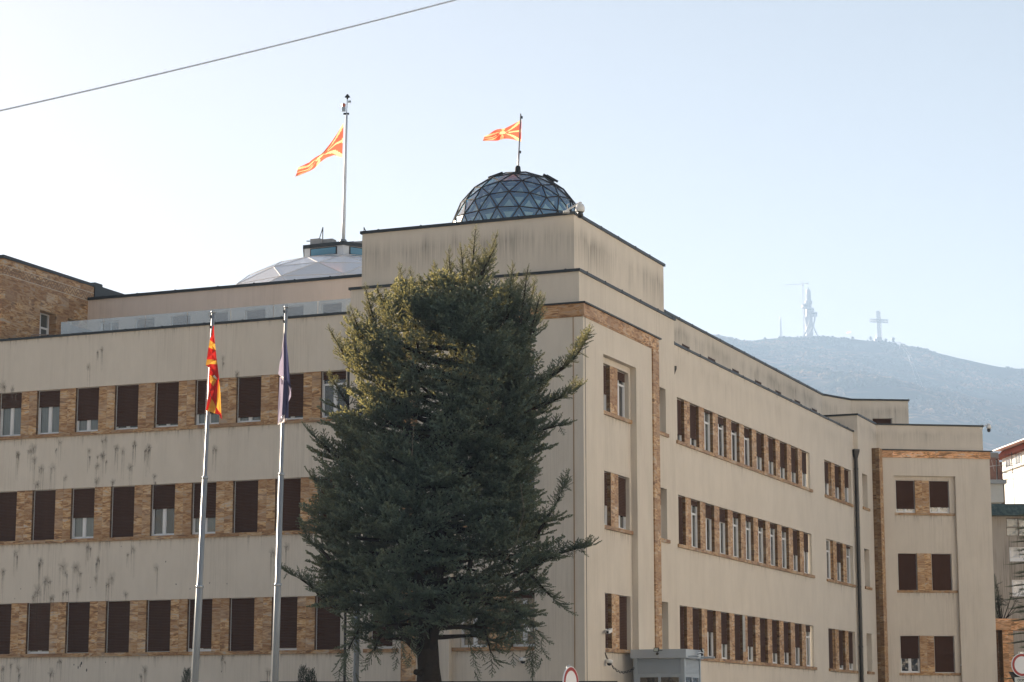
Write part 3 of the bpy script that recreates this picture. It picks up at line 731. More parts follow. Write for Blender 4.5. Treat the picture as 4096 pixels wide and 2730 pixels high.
# ------------------------------------------------------------------ flagpoles in front
def flagpole(top, bot, Y, rads, label, group, topz=None):
    P1, P0 = atY(Y, *dpx(*top)), atY(Y, *dpx(*bot))
    d = (P1-P0)/(P1.z-P0.z); base = P0 + d*(1.46-P0.z)
    o = empty('flagpole', base, 0, label, 'flagpole', group)
    H = P1.z-base.z
    mb = MB(); zz = [0, .34*H, .342*H, .60*H, .602*H, H-.55, H]
    rr = [rads[0], rads[0]*.93, rads[1], rads[1]*.93, rads[2], rads[2]*.95, rads[2]*.95]
    mb.tube([d*z for z in zz], rr, 14); mb.build('pole', M['metal'], o, True)
    mb = MB(); mb.tube([d*(H-.02), d*(H+.03)], [rads[2]*1.35, rads[2]*1.35], 12); mb.build('pole_cap', M['chrome'], o, True)
    for f in (.34, .60):
        mb = MB(); mb.tube([d*(f*H-.06), d*(f*H+.02)], [rads[0]*1.08 if f < .5 else rads[1]*1.1]*2, 12); mb.build('joint_collar', M['chrome'], o, True)
    mb = MB(); mb.tube([d*.2+Vector((-rads[0]-.02, -.02, 0)), d*(H-.4)+Vector((-rads[2]-.02, -.02, 0))], .006, 4); mb.build('halyard', M['cream'], o)
    mb = MB()
    for q in (.12, .42): mb.box(-rads[2]-.035, -rads[2]+.01, -.03, .03, H-q-.05, H-q+.03, T=lambda p: Vector(p)+Vector((d.x*H, d.y*H, 0)))
    mb.build('pulley', M['black'], o)
    mb = MB(); mb.lathe([(.26, -.05), (.26, .03), (.16, .05), (.14, .2)], 0, 0, 16); mb.build('base_plate', M['chrome'], o)
    return o
GP = 'row of steel flagpoles in front of the building'
flagpole((490, 718), (448, 1568), 62, (.100, .078, .050), 'tall steel flagpole carrying the limp red and yellow flag', GP)
flagpole((658, 706), (632, 1568), 63, (.100, .078, .050), 'tall steel flagpole carrying the limp navy flag', GP)
flagpole((831, 900), (818, 1568), 72, (.095, .075, .050), 'steel flagpole half hidden behind the cedar branches', GP)
def limp_flag(name, org, sc, Y, polys, label, cat, mats):
    mb = MB(); cx = None
    for col, lay, pts in polys:
        ps = []
        for x, y in pts:
            p = atY(Y, org[0]+x*sc, org[1]+y*sc)
            p.y += -lay*.05 + .05*math.sin(x*.075) - .03*math.sin(x*.2+y*.004); ps.append(p)
        c = sum(ps, Vector())/len(ps); c.y -= .06
        for i in range(len(ps)): mb.tri(c, ps[i], ps[(i+1) % len(ps)], col)
    me = mb.mesh(name, mats)
    bmm = bmesh.new(); bmm.from_mesh(me); bmesh.ops.remove_doubles(bmm, verts=bmm.verts, dist=.004)
    bmm.to_mesh(me); bmm.free()
    o = link(name, me); return tag(o, label, cat)
P1 = [(0,2,[(355,330),(365,330),(374,450),(383,560),(350,535),(320,515),(338,420)]), (1,2,[(320,515),(350,535),(383,560),(395,650),(350,622),(303,605)]),
 (0,2,[(303,605),(350,622),(395,650),(408,772),(345,755),(277,755)]), (1,2,[(277,755),(345,755),(408,772),(413,818),(330,815),(262,828)]),
 (0,2,[(262,828),(330,815),(413,818),(432,985),(415,1005),(310,860)]), (0,0,[(306,862),(330,865),(400,935),(345,955),(315,945),(303,960)]),
 (1,0,[(315,945),(345,955),(402,1010),(352,1085),(312,1030)]), (0,0,[(303,960),(315,945),(312,1030),(352,1085),(305,1150),(335,1245),(277,1390),(260,1388),(285,1180)]),
 (1,0,[(335,1240),(390,1330),(375,1425),(275,1390)]), (0,1,[(402,1010),(432,985),(415,1090),(395,1355),(350,1260),(305,1150),(352,1085)]),
 (1,0,[(426,1000),(440,1150),(455,1430),(425,1400),(398,1350),(412,1090)]), (0,0,[(398,1350),(425,1400),(455,1430),(465,1500),(432,1470),(430,1440),(375,1425),(390,1330)])]
limp_flag('flag', (740, 1200), 160/502, 61.85, P1, 'limp red flag with yellow sun rays hanging down its pole', 'flag', [M['red'], M['yel']])
P2 = [(0,2,[(297,330),(303,330),(330,560),(345,700),(358,900),(370,1040),(330,1000),(285,960),(288,600)]), (1,2,[(297,380),(288,600),(285,930),(225,905),(245,760),(270,560)]),
 (2,1,[(225,905),(285,930),(285,968)]), (2,0,[(245,935),(262,940),(278,1030),(268,1000),(250,1030),(247,985)]), (1,0,[(240,935),(285,965),(278,1200),(268,1390),(213,1490),(218,1280)]), (0,1,[(285,965),(330,1000),(322,1200),(305,1390),(265,1390)]),
 (0,0,[(328,1000),(345,1030),(340,1420),(305,1425)]), (1,-1,[(332,1010),(372,1060),(370,1160),(340,1225)]),
 (0,1,[(330,1000),(370,1040),(376,1120),(360,1045)]), (2,1,[(213,1490),(265,1420),(300,1390),(297,1475),(215,1512)]), (2,0,[(308,1430),(330,1425),(333,1445),(312,1460)])]
limp_flag('flag', (1040, 1200), 160/482, 62.85, P2, 'limp navy blue flag with white patches hanging down its pole', 'flag', [M['navy'], M['navyl'], M['fwhite']])

# ------------------------------------------------------------------ poles and waving flags on the two domes
def lerp_path(pts, t):
    L = [0]
    for a, b in zip(pts[:-1], pts[1:]): L.append(L[-1]+math.hypot(b[0]-a[0], b[1]-a[1]))
    d = t*L[-1]
    for i in range(len(pts)-1):
        if d <= L[i+1] or i == len(pts)-2:
            k = (d-L[i])/max(1e-9, L[i+1]-L[i]); return (pts[i][0]+(pts[i+1][0]-pts[i][0])*k, pts[i][1]+(pts[i+1][1]-pts[i][1])*k)
def sunflag(s, t):
    u, v = (s-.5)/.5, (t-.5)/.5; r = math.hypot(u, v*.6)
    if r < .17: return 1
    if r < .21: return 0
    a = math.degrees(math.atan2(v, u)) % 45
    return 1 if min(a, 45-a) < 6.8 else 0
def wave_flag(Y, top, bot, label, amp=.25, n=44, m=26, conv=dpx):
    mb = MB(); P = []
    for i in range(n+1):
        s = i/n; a, b = lerp_path(top, s), lerp_path(bot, s)
        for j in range(m+1):
            t = j/m; x, y = a[0]+(b[0]-a[0])*t, a[1]+(b[1]-a[1])*t
            p = atY(Y, *conv(x, y)); p.y += amp*s*math.sin(7*s+3*t) + amp*.35*math.sin(16*s+5*t)*s; P.append(p)
    mb.v = [tuple(p) for p in P]
    for i in range(n):
        for j in range(m):
            mb.f.append((i*(m+1)+j, (i+1)*(m+1)+j, (i+1)*(m+1)+j+1, i*(m+1)+j+1)); mb.m.append(sunflag((i+.5)/n, (j+.5)/m))
    return tag(mb.build('flag', [M['redf'], M['yelf']], None, True), label, 'flag')
# pole on the lantern
pw = wor(LX, LY, LZ+.7); pt = atY(120, *dpx(796.5, 262))
o = empty('flagpole', pw, 0, 'very tall pale steel flagpole standing on the lantern of the big dome', 'flagpole')
d = pt-pw
mb = MB(); mb.tube([Vector((0,0,0)), d*.3, d*.302, d*.62, d*.622, d], [.105, .10, .092, .088, .08, .066], 14); mb.build('pole', simple('pale_painted_pole', (.62, .68, .74), .5, 0, .06, 2), o, True)
mb = MB(); mb.lathe([(.26, -.08), (.30, .08), (.27, .2), (.18, .62), (.12, .66)], 0, 0, 12); mb.build('pole_foot', M['metal'], o)
mb = MB(); mb.tube([d, d+Vector((.03, 0, 1.0))], .022, 6); mb.tube([d+Vector((-.18, 0, 0)), d+Vector((.14, 0, 0))], .06, 6); mb.build('top_rod', M['strut'], o)
mb = MB(); mb.lathe([(.02, 1.15), (.17, .97), (.06, .95), (.04, .85)], d.x+.03, d.y, 10); mb.v = [(a, b, c+d.z) for a, b, c in mb.v]; mb.build('weather_sensor', M['strut'], o)
for x0, x1, z0, z1 in ((-.26, -.06, .14, .38), (.07, .24, .66, .76)):
    mb = MB(); mb.box(d.x+x0, d.x+x1, d.y-.07, d.y+.07, d.z+z0, d.z+z1); mb.build('instrument_box', M['chrome'], o)
mb = MB(); mb.lathe([(.11, 0), (.11, .16), (.05, .2)], d.x-.17, d.y, 8); mb.v = [(a, b, c+d.z+.41) for a, b, c in mb.v]; mb.build('warning_lamp', simple('red_lamp', (.4, .12, .08), .3), o)
wave_flag(119.9, [(789.5, 283), (762, 325), (737, 357), (712, 378), (683, 383), (681, 395)], [(786.5, 363), (768, 357), (752, 364), (728, 380), (700, 396), (674, 408)], 'large red flag with yellow rays streaming from the tall pole on the lantern', .5)
# pole on the geodesic dome
dw = wor(*DC) + Vector((0, 0, DR)); dY = dw.y
pt = atY(dY, *dpx(1196.5, 262)); d = pt-dw
o = empty('flagpole', dw, 0, 'short slim flagpole standing on top of the blue geodesic dome', 'flagpole')
mb = MB(); mb.tube([Vector((0,0,-.06)), d*.35, d*.352, d], [.045, .042, .034, .030], 10); mb.build('pole', simple('bare_steel', (.36, .37, .39), .4, .5), o, True)
mb = MB(); mb.lathe([(.16, -.12), (.10, .30), (.05, .34)], 0, 0, 10); mb.build('pole_foot', M['strut'], o)
mb = MB()
for q in (.36, .94): mb.box(d.x*q+.02, d.x*q+.09, d.y*q-.03, d.y*q+.03, d.z*q-.05, d.z*q+.05)
mb.build('cleat', M['strut'], o)
zt = lambda x, y: (1100+x*1400/2353, 350+y*1400/2353)
wave_flag(dY, [(1657, 217), (1560, 268), (1480, 300), (1440, 312), (1408, 322)], [(1654, 366), (1600, 352), (1520, 348), (1440, 355), (1392, 360)], 'smaller red flag with yellow rays flying from the geodesic dome pole', .3, conv=zt)

# ------------------------------------------------------------------ overhead cable
A, B = atY(24, *dpx(0, 255)), atY(24, *dpx(1048, 0)); mb = MB(); pts = []
for i in range(41):
    t = -1.0 + 3.0*i/40; p = A + (B-A)*t; p.z += .10*(t-.5)**2 - .025; pts.append(p)
mb.tube(pts, .0098, 8); mb.build('overhead_cable', simple('cable_grey', (.62, .72, .86), .6, 0)); tag(bpy.data.objects['overhead_cable'], 'thin grey overhead cable crossing the sky at the upper left', 'cable')

# ------------------------------------------------------------------ guard booth
bc = None
r_ = ray(2738, 2650); c_ = loc(CAM); t = (-2.2 - c_.y)/r_.dot(V); bA = c_.x + t*r_.dot(U)
BG = 1.5; zr = lambda y: CAM.z + ray(2738, y).z*t
bT = zr(2596.5); bF = zr(2632.5); bS = zr(2694); bW = zr(2702)
W_, D_ = 2.03, 2.0
GB = empty('guard_booth', wor(bA, -2.2, BG), math.pi/2-YAW, 'grey blue metal guard booth with ribbed panels standing by the corner', 'booth')
fa_ = Fr(0, W_, -math.pi/2); fb_ = Fr(0, 0, 0)     # front faces the camera side, side faces right
mb = MB(); mb.box(-.09, D_+.09, -.09, W_+.09, bF-BG, bT-BG); mb.build('roof_fascia', M['booth'], GB)
mb = MB()
for a, b in ((0, 0), (D_-.14, 0), (0, W_-.16), (D_-.14, W_-.16)): mb.box(a, a+.14, b, b+.16, 0, bF-BG)
mb.box(.02, D_-.02, .02, W_-.02, 0, .9); mb.build('frame', M['boothd'], GB)
for f, L in ((fa_, W_), (fb_, D_)):
    mb = MB(); n = 12; z0, z1 = bS-BG+.0, bF-BG-.02
    for i in range(n):
        p = (z1-z0)/n; za = z0+i*p
        mb.quad(*[f.P(q) for q in ((.16, .05, za), (L-.16, .05, za), (L-.16, .02, za+p*.35), (.16, .02, za+p*.35))])
        mb.quad(*[f.P(q) for q in ((.16, .02, za+p*.35), (L-.16, .02, za+p*.35), (L-.16, .03, za+p*.8), (.16, .03, za+p*.8))])
        mb.quad(*[f.P(q) for q in ((.16, .03, za+p*.8), (L-.16, .03, za+p*.8), (L-.16, .05, za+p), (.16, .05, za+p))])
    mb.build('ribbed_panel', M['booth'], GB)
    mb = MB(); mb.box(.16, L-.16, .02, .08, z0-.14, z0, T=f.P); mb.box(.16, L-.16, .03, .09, 1.0, 1.1, T=f.P); mb.box(.16, .24, .03, .09, 1.1, z0-.14, T=f.P); mb.box(L-.24, L-.16, .03, .09, 1.1, z0-.14, T=f.P); mb.box(L/2-.05, L/2+.05, .03, .09, 1.1, z0-.14, T=f.P)
    wf = mb.build('window', M['boothd'], GB)
    mb = MB(); mb.box(.24, L-.24, .06, .07, 1.1, z0-.14, T=f.P); mb.build('pane', M['glassd'], wf)
for a in (.18, 1.72):
    mb = MB(); mb.box(a, a+.09, -.50 if a < 1 else -.62, -.091, bF-BG+.02, bF-BG+.09); mb.build('gutter_spout', M['boothd'], GB)
def floodlight(f, s, z, tilt, label):
    p = f.P((s, -.09, 0)); w = GB.matrix_basis
    o = empty('floodlight', Matrix.Translation(GB.location) @ Matrix.Rotation(math.pi/2-YAW, 4, 'Z') @ Vector((p[0], p[1], z)), math.pi/2-YAW+f.th, label, 'floodlight', 'floodlights on the booth fascia')
    T = lambda q: (q[0], -.22 + q[1]*math.cos(tilt) + q[2]*math.sin(tilt)*0 + q[2]*.0, q[2]+ .12)
    mb = MB(); mb.box(-.10, .10, -.03, .03, -.075, .075, T=lambda q: (q[0], -.22+q[1]+q[2]*.3, q[2]+.14)); mb.build('housing', M['black'], o)
    mb = MB(); mb.box(-.078, .078, -.036, -.031, -.055, .055, T=lambda q: (q[0], -.22+q[1]+q[2]*.3, q[2]+.14)); mb.build('lens', simple('lamp_lens', (.45, .50, .46), .25, 0, .1), o)
    mb = MB(); mb.tube([(.11, -.2, .12), (.16, -.01, .12)], .014, 6); mb.tube([(.02, -.2, .04), (.02, -.01, 0)], .016, 6); mb.lathe([(.045, -.06), (.05, -.02), (.045, .03)], .02, -.2, 8); mb.build('bracket', M['black'], o)
    mb = MB(); mb.tube([(.03, -.18, -.05), (.06, -.16, -.13), (.05, -.12, -.2), (-.01, -.03, -.235)], .012, 6); mb.build('flex', M['chrome'], o)
floodlight(fa_, 1.03, bF-BG+.17, .3, 'black floodlight in the middle of the booth front fascia')
floodlight(fb_, 1.25, bF-BG+.17, .3, 'black floodlight on the right side fascia of the booth')
# coiled black cable from the wall to the booth
e0 = Vector(wor(2.05, -.02, 4.25)); e1 = GB.matrix_basis @ Vector((0, 0, 0)); e1 = wor(bA+.05, -2.2+W_-.03, zr(2664)-.02)
mb = MB(); pts = []; pts2 = []
for i in range(81):
    t_ = i/80; p = e0.lerp(e1, t_); p.z -= 1.05*t_*(1-t_)*1.6*(1.25-.5*t_); pts.append(p.copy())
    q = p.copy(); q.z -= .07*abs(math.sin(t_*math.pi*9)); pts2.append(q)
mb.tube(pts, .008, 5); mb.tube(pts2, .016, 5); mb.build('coiled_cable', M['black']); tag(bpy.data.objects['coiled_cable'], 'looped black cable slung from the wall to the guard booth', 'cable')

# ------------------------------------------------------------------ security cameras
def bullet(a, b, z, f, label, s=1.0):
    o = empty('security_camera', wor(a, b, z), math.pi/2-YAW+f.th, label, 'camera')
    mb = MB(); mb.box(-.075*s, .075*s, -.02*s, .0, -.07*s, .07*s); mb.tube([(0, -.01, 0), (-.04*s, -.14*s, -.03*s)], .025*s, 8); mb.build('mount', M['cream'], o)
    T = lambda q: (-.15*s+q[0]*s + q[1]*.25*s, -.20*s+q[1]*s, -.02*s + q[2]*s + q[0]*.22*s)
    mb = MB(); mb.box(-.22, .16, -.06, .06, -.06, .06, T=T); mb.box(-.27, .18, -.075, .075, .06, .075, T=T); mb.build('body', M['cream'], o)
    mb = MB(); mb.box(-.235, -.221, -.045, .045, -.045, .045, T=T); mb.build('lens', M['black'], o)
def domecam(a, b, z, f, label, s=1.0):
    o = empty('dome_camera', wor(a, b, z), math.pi/2-YAW+f.th, label, 'camera')
    mb = MB(); mb.box(-.06*s, .06*s, -.03*s, 0, -.13*s, .13*s); mb.box(-.05*s, .05*s, -.20*s, -.03*s, .06*s, .10*s); mb.build('mount', M['cream'], o)
    mb = MB(); mb.lathe([(.11*s, -.04*s), (.13*s, 0), (.13*s, .07*s), (.06*s, .10*s)], 0, -.17*s, 14); mb.build('body', M['cream'], o, True)
    mb = MB(); mb.lathe([(.02*s, -.13*s), (.07*s, -.11*s), (.10*s, -.041*s)], 0, -.17*s, 14); mb.build('lens_dome', M['black'], o, True)
bullet(.0, 1.90, 5.05, FL(0), 'white bullet camera on the pier beside the lower windows behind the cedar')
domecam(.25, 2.45, 3.95, FL(0), 'white dome camera under the sill right of the cedar trunk')
bullet(2.2, .0, 5.05, FRr(0), 'white bullet camera at the bay edge of the corner pier')
domecam(2.08, .0, 3.9, FRr(0), 'white dome camera just above the looped black cable')
def ptz(p, th, label, s=1.0):
    o = empty('roof_camera', p, th, label, 'camera')
    mb = MB(); mb.tube([(-.75*s, .3*s, -.05*s), (-.05*s, 0, .33*s)], .045*s, 8); mb.tube([(-.6*s, .25*s, -.05*s), (-.62*s, .2*s, .3*s), (-.5*s, .2*s, .33*s)], .02*s, 6); mb.box(-.8*s, -.5*s, .1*s, .4*s, -.1*s, -.02*s); mb.build('arm', M['cream'], o)
    mb = MB(); mb.lathe([(.20*s, -.12*s), (.22*s, -.05*s), (.22*s, .12*s), (.17*s, .24*s), (.07*s, .30*s), (.09*s, .36*s)], 0, 0, 16); mb.build('body', M['cream'], o, True)
    mb = MB(); mb.lathe([(.05*s, -.42*s), (.13*s, -.38*s), (.16*s, -.27*s), (.13*s, -.18*s), (.16*s, -.121*s)], 0, 0, 16); mb.build('lens_dome', M['black'], o, True)
cY = wor(.4, .4, 20.6).y
ptz(atY(cY-.3, *dpx(1333, 482)), 0, 'white roof camera on an arm at the corner by the geodesic dome', .78)
ptz(atY(wor(50.3, -5.2, 18).y, *dpx(2272, 983)), math.pi*0, 'small white roof camera at the far right end of the parapet', .62)
mb_ = fi.P((wd+.35, 0, 0)); domecam(mb_[0], mb_[1], 4.85, Fr(0, 0, FT), 'tiny white camera beside the lowest shuttered window of the far block', .7)

# ------------------------------------------------------------------ no entry signs
def round_sign(Y, x, y, ang, label, plate=False):
    c = atY(Y, x, y); o = empty('road_sign', (c.x, c.y, gh(c.x, c.y)), ang, label, 'sign'); h = c.z - gh(c.x, c.y)
    def disc(r0, r1, d0, d1, n=48):
        mb = MB(); rings = []
        for i in range(n):
            a = 2*math.pi*i/n; ca, sa = math.cos(a), math.sin(a)
            rings.append(((ca*r0, sa*r0), (ca*r1, sa*r1)))
        for i in range(n):
            (p0, p1), (q0, q1) = rings[i], rings[(i+1) % n]
            F_ = lambda p, d: (p[0], d, h+p[1])
            mb.quad(F_(p0, d0), F_(q0, d0), F_(q1, d0), F_(p1, d0)); mb.quad(F_(p0, d1), F_(p1, d1), F_(q1, d1), F_(q0, d1))
            mb.quad(F_(p1, d0), F_(q1, d0), F_(q1, d1), F_(p1, d1))
            if r0 > 0: mb.quad(F_(p0, d0), F_(p0, d1), F_(q0, d1), F_(q0, d0))
        return mb
    disc(0.0, .300, .0, .022).build('plate', M['signwhite'], o)
    disc(.222, .284, -.004, .0).build('red_ring', M['signred'], o)
    mb = MB(); mb.tube([(0, .07, 0), (0, .07, h+.30)], .03, 10); mb.build('post', M['metal'], o, True)
    mb = MB()
    for z in (-.16, .2): mb.box(-.06, .06, .022, .10, h+z-.02, h+z+.02)
    mb.box(-.05, .05, .025, .06, h+.27, h+.33)
    mb.build('bracket', M['chrome'], o)
    if plate:
        mb = MB(); mb.box(-.225, .225, 0, .012, h-.64, h-.315); pl = mb.build('text_plate', M['plate'], o)
        for i, (tx, zz) in enumerate((('ОСВЕН', -.42), ('ВОЗИЛА', -.535))):
            cu = bpy.data.curves.new('text_plate_writing', 'FONT'); cu.body = tx; cu.size = .088; cu.align_x = 'CENTER'; cu.extrude = .001; cu.offset = .0025
            tmp = bpy.data.objects.new('tmp', cu); COL.objects.link(tmp); bpy.context.view_layer.update()
            me = bpy.data.meshes.new_from_object(tmp.evaluated_get(bpy.context.evaluated_depsgraph_get())); bpy.data.objects.remove(tmp)
            me.materials.clear(); me.materials.append(M['text'])
            to = link('lettering', me, pl, (-.0, -.003, h+zz)); to.rotation_euler = (math.pi/2, 0, 0)
        mb = MB(); mb.poly([(-.34, .10, h-.17), (.34, .10, h-.17), (.06, .10, h-.72), (-.06, .10, h-.72)]); mb.poly([(-.34, .11, h-.17), (-.06, .11, h-.72), (.06, .11, h-.72), (.34, .11, h-.17)])
        for p, q in (((-.34, -.17), (.34, -.17)), ((.34, -.17), (.06, -.72)), ((.06, -.72), (-.06, -.72)), ((-.06, -.72), (-.34, -.17))): mb.quad((p[0], .10, h+p[1]), (q[0], .10, h+q[1]), (q[0], .11, h+q[1]), (p[0], .11, h+p[1]))
        mb.build('rear_sign', M['black'], o)
round_sign(42.0, 2284.5, 2731, R(60), 'white round sign with red ring turned away, left of the guard booth')
round_sign(57.5, 4089, 2661, R(14), 'white round sign with red ring above a lettered plate at the right edge', True)

# ------------------------------------------------------------------ low dark fence
pA, pB = atY(77.0, 1040, 2727), atY(76.0, 2470, 2725)
o = empty('metal_fence', (pA.x, pA.y, 1.5), math.atan2(pB.y-pA.y, pB.x-pA.x), 'low dark metal fence along the foot of the building', 'fence'); L = (pB-pA).length; hh = pA.z-1.5
mb = MB(); mb.box(0, L, -.03, .03, hh-.09, hh); mb.box(0, L, -.025, .025, .15, .22); mb.build('rail', M['fence'], o)
mb = MB()
for i in range(int(L/.13)): mb.box(i*.13, i*.13+.022, -.011, .011, .22, hh-.09)
tag(mb.build('baluster', M['fence'], o), kind='stuff')

# ------------------------------------------------------------------ conifers
def spray_template(seed, L=1.0, nt=11, spread=.42, tuft=4, up=.12, nl=.085, nw=.020):
    r = np.random.default_rng(seed); tris = []; tips = []
    def twig(p, d, l, t0, t1):
        d = d/np.linalg.norm(d); n = max(2, int(l/.055))
        for i in range(n):
            f = (i+.5)/n; q = p + d*l*f + np.array([0, 0, up*l*f*f])
            for k in range(tuft):
                a = r.normal(size=3); a -= d*(a@d); a /= np.linalg.norm(a)
                dd = d*r.uniform(.5, 1.0) + a*r.uniform(.4, .8) + np.array([0, 0, .3]); dd /= np.linalg.norm(dd)
                w = np.cross(dd, r.normal(size=3)); w /= np.linalg.norm(w); ln = nl*r.uniform(.6, 1.15)
                tris.append((q - w*nw*.5, q + w*nw*.5, q + dd*ln)); tt = t0+(t1-t0)*f; tips.append((tt*.5, tt*.5, min(1, tt*1.15)))
    x = np.array([1., 0, 0])
    twig(np.zeros(3), x, L, .1, 1)
    for i in range(nt):
        f = .10+.85*i/nt; sd = 1 if i % 2 else -1
        l = spread*L*(1.05-f*.85)*r.uniform(.75, 1.2)
        d = np.array([r.uniform(.45, .8), sd*r.uniform(.6, 1), r.uniform(-.15, .35)])
        twig(x*L*f + np.array([0, 0, up*L*f*f]), d, l, .15+f*.4, .6+f*.4)
    return np.array(tris).reshape(-1, 3), np.array(tips).reshape(-1)
def vnoise(x, y, seed=0):
    xi, yi = np.floor(x).astype(int), np.floor(y).astype(int); fx, fy = x-xi, y-yi; fx, fy = fx*fx*(3-2*fx), fy*fy*(3-2*fy)
    def h(a, b):
        n = (a*374761393 + b*668265263 + seed*974711) & 0x7fffffff; n = ((n ^ (n >> 13))*1274126177) & 0x7fffffff; return ((n ^ (n >> 16)) & 0xffff)/65535.0
    return (h(xi, yi)*(1-fx)+h(xi+1, yi)*fx)*(1-fy) + (h(xi, yi+1)*(1-fx)+h(xi+1, yi+1)*fx)*fy
class Foliage:
    def __init__(s, tmpl): s.t = tmpl; s.items = [[] for _ in tmpl]
    def add(s, p, d, size, upv=(0, 0, 1), droop=0):
        s.items[rnd.randrange(len(s.t))].append((p, d, size, upv))
    def count(s): return sum(len(i) for i in s.items)
    def build(s, name, mat, parent, origin):
        VV = []; TT = []
        for (tv, tt), it in zip(s.t, s.items):
            if not it: continue
            Pm = np.array([tuple(i[0]) for i in it]) - np.array(origin); X = np.array([tuple(i[1]) for i in it], float); X /= np.linalg.norm(X, axis=1)[:, None]
            up_ = np.array([tuple(i[3]) for i in it], float) + rng.normal(size=X.shape)*.25
            Yv = np.cross(up_, X); Yv /= np.linalg.norm(Yv, axis=1)[:, None]; Z = np.cross(X, Yv); S = np.array([i[2] for i in it])
            B = np.stack([X, Yv, Z], 1) * S[:, None, None]
            VV.append((np.einsum('vk,nkj->nvj', tv, B) + Pm[:, None, :]).reshape(-1, 3)); TT.append(np.tile(tt, len(it)))
        v = np.concatenate(VV).astype(np.float32); tip = np.concatenate(TT).astype(np.float32); n = len(v)//3
        me = bpy.data.meshes.new(name); me.vertices.add(len(v)); me.vertices.foreach_set('co', v.ravel())
        me.loops.add(len(v)); me.loops.foreach_set('vertex_index', np.arange(len(v), dtype=np.int32))
        me.polygons.add(n); me.polygons.foreach_set('loop_start', np.arange(0, len(v), 3, dtype=np.int32))
        a = me.attributes.new('tip', 'FLOAT', 'POINT'); a.data.foreach_set('value', tip)
        me.materials.append(mat); me.update(calc_edges=True); me.validate()
        return link(name, me, parent)
CT = [spray_template(i, 1, 8, .50, 3, .16, .075, .062) for i in range(10)]
TY = 70.0
def tw(x, y, dy=0): p = atY(TY, *dpx(x, y)); p.y += dy; return p
tree = empty('cedar_tree', (tw(985, 1568).x, TY, 1.5), 0, 'big blue green cedar with a dark trunk standing before the corner pavilion', 'tree')
fo_ = Foliage(CT); wood = MB()
TO = Vector(tree.location)
AX = [(1568, 985), (1480, 990), (1350, 1000), (1200, 1012), (1000, 1025), (850, 1045), (700, 1068), (600, 1084), (540, 1093)]
EX = [(560,1086,1101),(600,1064,1138),(620,1010,1150),(650,905,1212),(680,852,1232),(720,818,1234),(756,780,1236),(800,768,1250),(860,766,1255),(900,750,1262),(960,726,1268),(1000,714,1262),(1085,720,1240),(1120,730,1272),(1180,704,1288),(1290,702,1294),(1360,706,1262),(1400,768,1240),(1450,800,1230),(1500,840,1222)]
def itp(tab, y, k=1):
    tab = sorted(tab)
    if y <= tab[0][0]: return tab[0][k]
    for a, b in zip(tab[:-1], tab[1:]):
        if y <= b[0]: return a[k]+(b[k]-a[k])*(y-a[0])/(b[0]-a[0])
    return tab[-1][k]
PXM = 5059/TY                                       # display px per metre at the tree
def axis(y): return tw(itp(AX, y), y)
def limb(p0, p1, bend, r0, dens=1.0, lift=.2, start=.32, bl=1.2, sz=.80, wood_on=True):
    L = (p1-p0).length; c = (p0+p1)/2 + Vector((0, 0, bend*L)); n = max(5, int(L/.35)); pts = []
    wob = Vector((rnd.uniform(-1, 1), rnd.uniform(-1, 1), rnd.uniform(-.5, .5)))*.06*L
    for i in range(n+1):
        t = i/n; p = p0*(1-t)**2 + c*2*t*(1-t) + p1*t*t + wob*math.sin(t*math.pi*2); pts.append(p)
    if wood_on: wood.tube([p-TO for p in pts[:-1]], [r0*(1-.85*i/n)+.012 for i in range(n)], 5, caps=False)
    step = .34/dens; k = 0; t = start
    while t <= 1.0:
        i = min(n-1, int(t*n)); p = pts[i].lerp(pts[i+1], t*n-i); tg = (pts[i+1]-pts[i]).normalized()
        side = tg.cross(Vector((0, 0, 1)))
        side = side.normalized() if side.length > .1 else Vector((1, 0, 0))
        for sg in (-1, 1):
            if rnd.random() < .12: continue
            l = bl*rnd.uniform(.55, 1.15)*(1.15-.75*t)*min(1.3, .35+L*.22)
            bd = (tg*rnd.uniform(.4, .9)+side*sg*rnd.uniform(.6, 1)+Vector((0, 0, rnd.uniform(-.25, .3)+lift))).normalized()
            m = max(1, int(l/.38))
            if wood_on and l > .5: wood.tube([p-TO, p+bd*l*.8-TO], [.016, .006], 3, caps=False)
            for j in range(m):
                q = p + bd*l*(j+.15)/m
                fo_.add(q, bd+Vector((rnd.uniform(-.35, .35), rnd.uniform(-.35, .35), rnd.uniform(-.1, .25)+lift*.6)), sz*rnd.uniform(.8, 1.35))
                if rnd.random() < .35: fo_.add(q, bd+Vector((rnd.uniform(-.9, .9), rnd.uniform(-.9, .9), rnd.uniform(-1.2, -.1))), sz*rnd.uniform(.55, .9))
        if rnd.random() < .75: fo_.add(p, tg+Vector((rnd.uniform(-.3, .3), rnd.uniform(-.3, .3), rnd.uniform(0, .5)+lift)), sz*rnd.uniform(.7, 1.1))
        t += step/L*rnd.uniform(.8, 1.3)
    fo_.add(pts[-1]-tg*.1, tg+Vector((0, 0, lift)), sz*1.15); fo_.add(pts[-1]-tg*.35, tg+side*.3, sz)
NL = 120; ga = 2.39996
def prof(y, ph):
    l, r = (itp(AX, y)-itp(EX, y, 1))/PXM, (itp(EX, y, 2)-itp(AX, y))/PXM; ca = math.cos(ph)
    return (r if ca > 0 else l)*abs(ca) + (l+r)/2*.9*(1-abs(ca))
